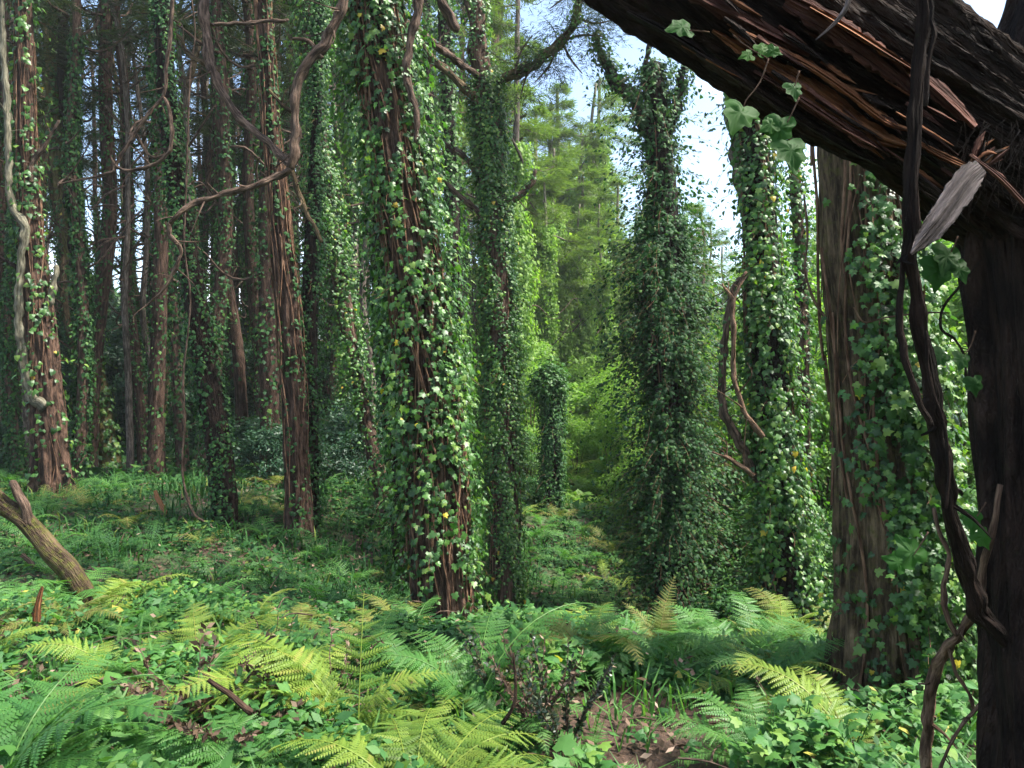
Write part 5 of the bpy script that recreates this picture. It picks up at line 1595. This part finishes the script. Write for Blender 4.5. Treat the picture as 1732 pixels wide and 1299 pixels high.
vine([(1692, 820), (1678, 900), (1662, 960), (1656, 1010), (1638, 1050), (1608, 1090), (1584, 1130), (1572, 1180), (1568, 1240), (1566, 1310), (1562, 1420)],
     [8, 10, 11, 13, 15, 17, 18, 18, 18, 20, 22], [1.9, 1.9, 1.95, 2.0, 2.1, 2.2, 2.3, 2.35, 2.4, 2.45, 2.5], 'vinebark',
     "smooth brown vine rising from the ground at lower right and forking upward", 16,
     subs=[([(1618, 1075), (1600, 1040), (1597, 990), (1605, 940), (1588, 900), (1580, 860)], [9, 9, 9, 8, 7, 5], 2.15),
           ([(1604, 1092), (1618, 1140), (1640, 1175), (1648, 1205)], [7, 6, 6, 4], 2.2)])
vine([(1700, 1150), (1668, 1180), (1640, 1212), (1612, 1250), (1592, 1299), (1586, 1360)], [4, 5, 6, 6, 6, 7], 2.1, 'vinebark', "thin bowed brown stem low beside the near trunk", 9)
vine([(1360, 330), (1366, 400), (1362, 460), (1378, 510), (1398, 540), (1412, 556)], [4, 4, 4, 5, 5, 4], 4.0, 'vinebark', "thin vine bowing toward the widest trunk from the left", 8, lump=.05)
tv, tb = vine([(1660, 440), (1632, 475), (1596, 520), (1592, 556), (1612, 572), (1630, 600), (1634, 640), (1650, 680)], [4, 4, 4, 4, 4, 4, 4, 3], 1.8, 'darkbark', "thin kinked dark stem between the thick dark vine and the near trunk", 8, lump=.05)
vine([(1444, 520), (1462, 545), (1500, 537), (1560, 530), (1606, 530)], [2.5, 3, 3, 3, 2.5], 2.0, 'vinebark', "fine brown tendril stretched level behind the thick dark vine", 7, lump=.05)

# ivy leaves near the camera, each sprig hangs from the broken trunk or the vines
near_leaf = leaf_mat("near_ivy_leaf", [(0, (.012, .045, .010)), (.5, (.028, .095, .015)), (1, (.07, .16, .025))], .6, .4, .2)


def fine_leaf():
    # rounded lobes, a raised midrib and a gently curled blade
    ol = [(0, 0), (.10, -.10), (.24, -.15), (.38, -.10), (.50, .03), (.49, .15), (.38, .26), (.40, .38), (.44, .50), (.36, .58), (.24, .62), (.15, .74), (.07, .90), (0, 1.0)]
    ol = ol + [(-x_ * .94, y_ + .01) for x_, y_ in ol[-2:0:-1]]
    c_ = np.array([0, .3])
    rings = []
    for k_ in (.35, .7, 1.0):
        for x_, y_ in ol:
            p = c_ + (np.array([x_, y_]) - c_) * k_
            rr_ = np.hypot(p[0], p[1] - .3)
            rings.append((p[0], p[1], -.35 * rr_ ** 2 + .05 * abs(p[0]) + .03 * math.sin(9 * p[0] + 7 * p[1])))
    n_ = len(ol)
    V = np.array([(0, .3, 0)] + rings)
    F = [(0, 1 + i, 1 + (i + 1) % n_) for i in range(n_)]
    for k_ in (0, 1):
        for i in range(n_):
            a_, b_ = 1 + k_ * n_ + i, 1 + k_ * n_ + (i + 1) % n_
            F += [(a_, a_ + n_, b_ + n_), (a_, b_ + n_, b_)]
    return V, np.array(F)


FINE = fine_leaf()


def sprig(name, stem, Y, leaves, label):
    cv = pxcurve(stem, Y, .01, np.linspace(3.2, 1.6, len(stem)))
    b = cv.C[0]
    t = thing(name, label, "ivy", tuple(b))
    obj("stalk", tube_mesh("stalk", cv, 6, M['vinebark'], b), t)
    A = [[], [], [], [], []]
    for (px, py, s, ang, tint, tilt) in leaves:
        A[0].append(P3(px, py, Y)); a = R(ang)
        A[2].append(np.array([math.sin(a), 0, math.cos(a)])); A[1].append(np.array([.25 * tilt, -1, .35 * tilt + .2])); A[3].append(s / F_PX * Y); A[4].append(tint)
    leaf_objects(t, b, [np.array(q) for q in A], np.arange(len(leaves)), FINE, near_leaf, "leaf")


sprig("ivy_sprig", [(1300, 100), (1285, 140), (1262, 170), (1258, 182)], 1.3, [(1258, 178, 66, 205, .55, .6)], "single broad ivy leaf hanging below the leaning trunk, left of the leaf cluster")
sprig("ivy_sprig", [(1352, 165), (1338, 195), (1330, 210)], 1.3, [(1322, 200, 56, 190, .5, -.4), (1334, 238, 66, 176, .45, .5), (1312, 208, 34, 240, .6, .2)], "cluster of near ivy leaves hanging under the leaning trunk")
sprig("ivy_sprig", [(1240, 60), (1262, 78), (1285, 92), (1300, 100)], 1.38, [(1282, 86, 30, 60, .7, .4), (1300, 84, 26, 110, .6, -.3), (1272, 92, 26, 250, .7, .3)], "small ivy sprig on the leaning trunk at the start of the torn orange wood")
sprig("ivy_sprig", [(1352, 120), (1346, 140), (1342, 150)], 1.38, [(1340, 142, 36, 175, .45, .5)], "single dark ivy leaf on the torn orange wood of the leaning trunk")
sprig("ivy_sprig", [(1200, 55), (1170, 52), (1150, 56)], 1.42, [(1166, 46, 46, 255, .5, .8)], "narrow ivy leaf poking out at the lower edge of the leaning trunk, upper centre")
sprig("ivy_sprig", [(1570, 900), (1555, 925), (1545, 940)], 1.5, [(1552, 950, 56, 330, .5, .3), (1530, 955, 40, 290, .5, .2)], "angular green ivy leaf in front of the widest trunk at mid height")
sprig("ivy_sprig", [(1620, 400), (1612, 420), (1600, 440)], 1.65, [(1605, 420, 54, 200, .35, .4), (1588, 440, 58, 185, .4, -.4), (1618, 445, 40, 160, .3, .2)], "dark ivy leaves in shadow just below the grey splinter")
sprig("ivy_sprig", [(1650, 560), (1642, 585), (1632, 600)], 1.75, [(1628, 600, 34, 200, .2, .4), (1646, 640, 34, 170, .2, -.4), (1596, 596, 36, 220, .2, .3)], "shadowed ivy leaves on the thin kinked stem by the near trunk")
sprig("ivy_sprig", [(1668, 850), (1655, 870), (1648, 880)], 1.85, [(1646, 868, 40, 190, .5, .3), (1655, 900, 36, 150, .6, .1), (1640, 930, 28, 210, .95, .1)], "green ivy leaves at the left rim of the near trunk")


# ------------------------------------------------------------------ one label for each repeat
MARKS = [(70, "the shaggy left-edge trunk"), (150, "the mossy double trunk"), (340, "the blackish ivy-spotted trunk"), (490, "the dark furrowed trunk"),
         (590, "the curving ivy-hung trunk"), (715, "the big central tree"), (842, "the tall forking ivy column"), (932, "the mop-headed snag"), (1128, "the bushy ivy trunk"),
         (1292, "the pale ivy trunk"), (1470, "the widest bare trunk"), (1690, "the near broken trunk")]
ORD = ["nearest", "second nearest", "third nearest", "fourth nearest", "fifth nearest", "sixth nearest", "seventh nearest", "eighth nearest", "ninth nearest", "tenth nearest", "eleventh nearest", "twelfth nearest", "thirteenth nearest", "fourteenth nearest", "fifteenth nearest", "sixteenth nearest", "seventeenth nearest", "eighteenth nearest", "nineteenth nearest", "farthest"]


def relabel(group, kinds, sides=True):
    buckets = {}
    for o in [o for o in SC.objects if o.parent is None and o.get("group") == group]:
        y = o.location.y
        px = CX + o.location.x / max(y, .5) * F_PX
        if px < -60: px = -60
        mx, mk = min(MARKS, key=lambda q: abs(q[0] - px))
        side = "just left of" if px < mx - 22 else ("just right of" if px > mx + 22 else "directly behind")
        if y < 8.6 and side == "directly behind": side = "in line with"
        buckets.setdefault((kinds.get(o["label"], o["label"]), mk, side), []).append((y, o))
    for (kd, mk, side), L in buckets.items():
        L.sort(key=lambda q: q[0])
        for i, (y, o) in enumerate(L):
            o["label"] = "%s %s %s%s" % (kd, side, mk, "" if len(L) == 1 else ", " + ORD[min(i, 19)])


relabel("trees deep in the shady wood at left", {LAB[0]: "dark brown lightly ivied trunk", LAB[1]: "thin dark ivy-freckled trunk", LAB[2]: "greyish trunk shaggy with ivy", LAB[3]: "bent mossy trunk", LAB[4]: "spindly grey twiggy stem"})
relabel("light trees around the far glade", {BL[0]: "pale slim ivy-wrapped tree", BL[1]: "crooked pale feathery tree", BL[2]: "tall flat-tiered light tree"})
relabel(G1, {"dark blue-green laurel filling the shade behind the left trunks": "dark blue-green laurel"})
relabel(G2, {"low dark bush on the slope behind the left trunks": "low dark slope bush"})
relabel(G3, {"tall leafy bright bush in the thicket behind the right trunks": "tall bright leafy bush", "unseen bush added beside the camera to shade the near broken trunk": "unseen added shade bush"})
relabel(G4, {"mid-green bush beside the bright glade and its ivy trunks": "mid-green leafy bush"})
relabel(G5, {"light green bush with layered leaves inside the bright glade": "light layered glade bush"})
relabel(G6, {"small dark bush in the hollow below the bushy ivy trunk": "small dark hollow bush"})
relabel(GN, {})
relabel(GF, {"dusky green fern on the shaded slope among the left trunks": "dusky slope fern"})
relabel(GB, {"yellow-green or browning fern on the gully bank below the snag": "gully bank fern"})
relabel(GG, {"light fern on the sunlit floor of the glade": "light fern on the glade floor"})

# ------------------------------------------------------------------ air
if HAZE:
    hm = bpy.data.materials.new("haze")
    hm.use_nodes = True
    hn = hm.node_tree
    hn.nodes.clear()
    ho = hn.nodes.new("ShaderNodeOutputMaterial")
    hv = hn.nodes.new("ShaderNodeVolumePrincipled")
    hv.inputs["Color"].default_value = (.86, .93, .90, 1)
    hv.inputs["Density"].default_value = HAZE
    hv.inputs["Anisotropy"].default_value = 0.3
    hn.links.new(hv.outputs[0], ho.inputs["Volume"])
    X0, X1, Y0, Y1, Z0, Z1 = -78, 78, -34, 80, -3.5, 26
    hb = [(x_, y_, z_) for z_ in (Z0, Z1) for y_ in (Y0, Y1) for x_ in (X0, X1)]
    hf = [(0, 2, 3, 1), (4, 5, 7, 6), (0, 1, 5, 4), (2, 6, 7, 3), (0, 4, 6, 2), (1, 3, 7, 5)]
    obj("haze", mesh_np("haze", np.array(hb), np.array(hf), hm), kind='stuff')
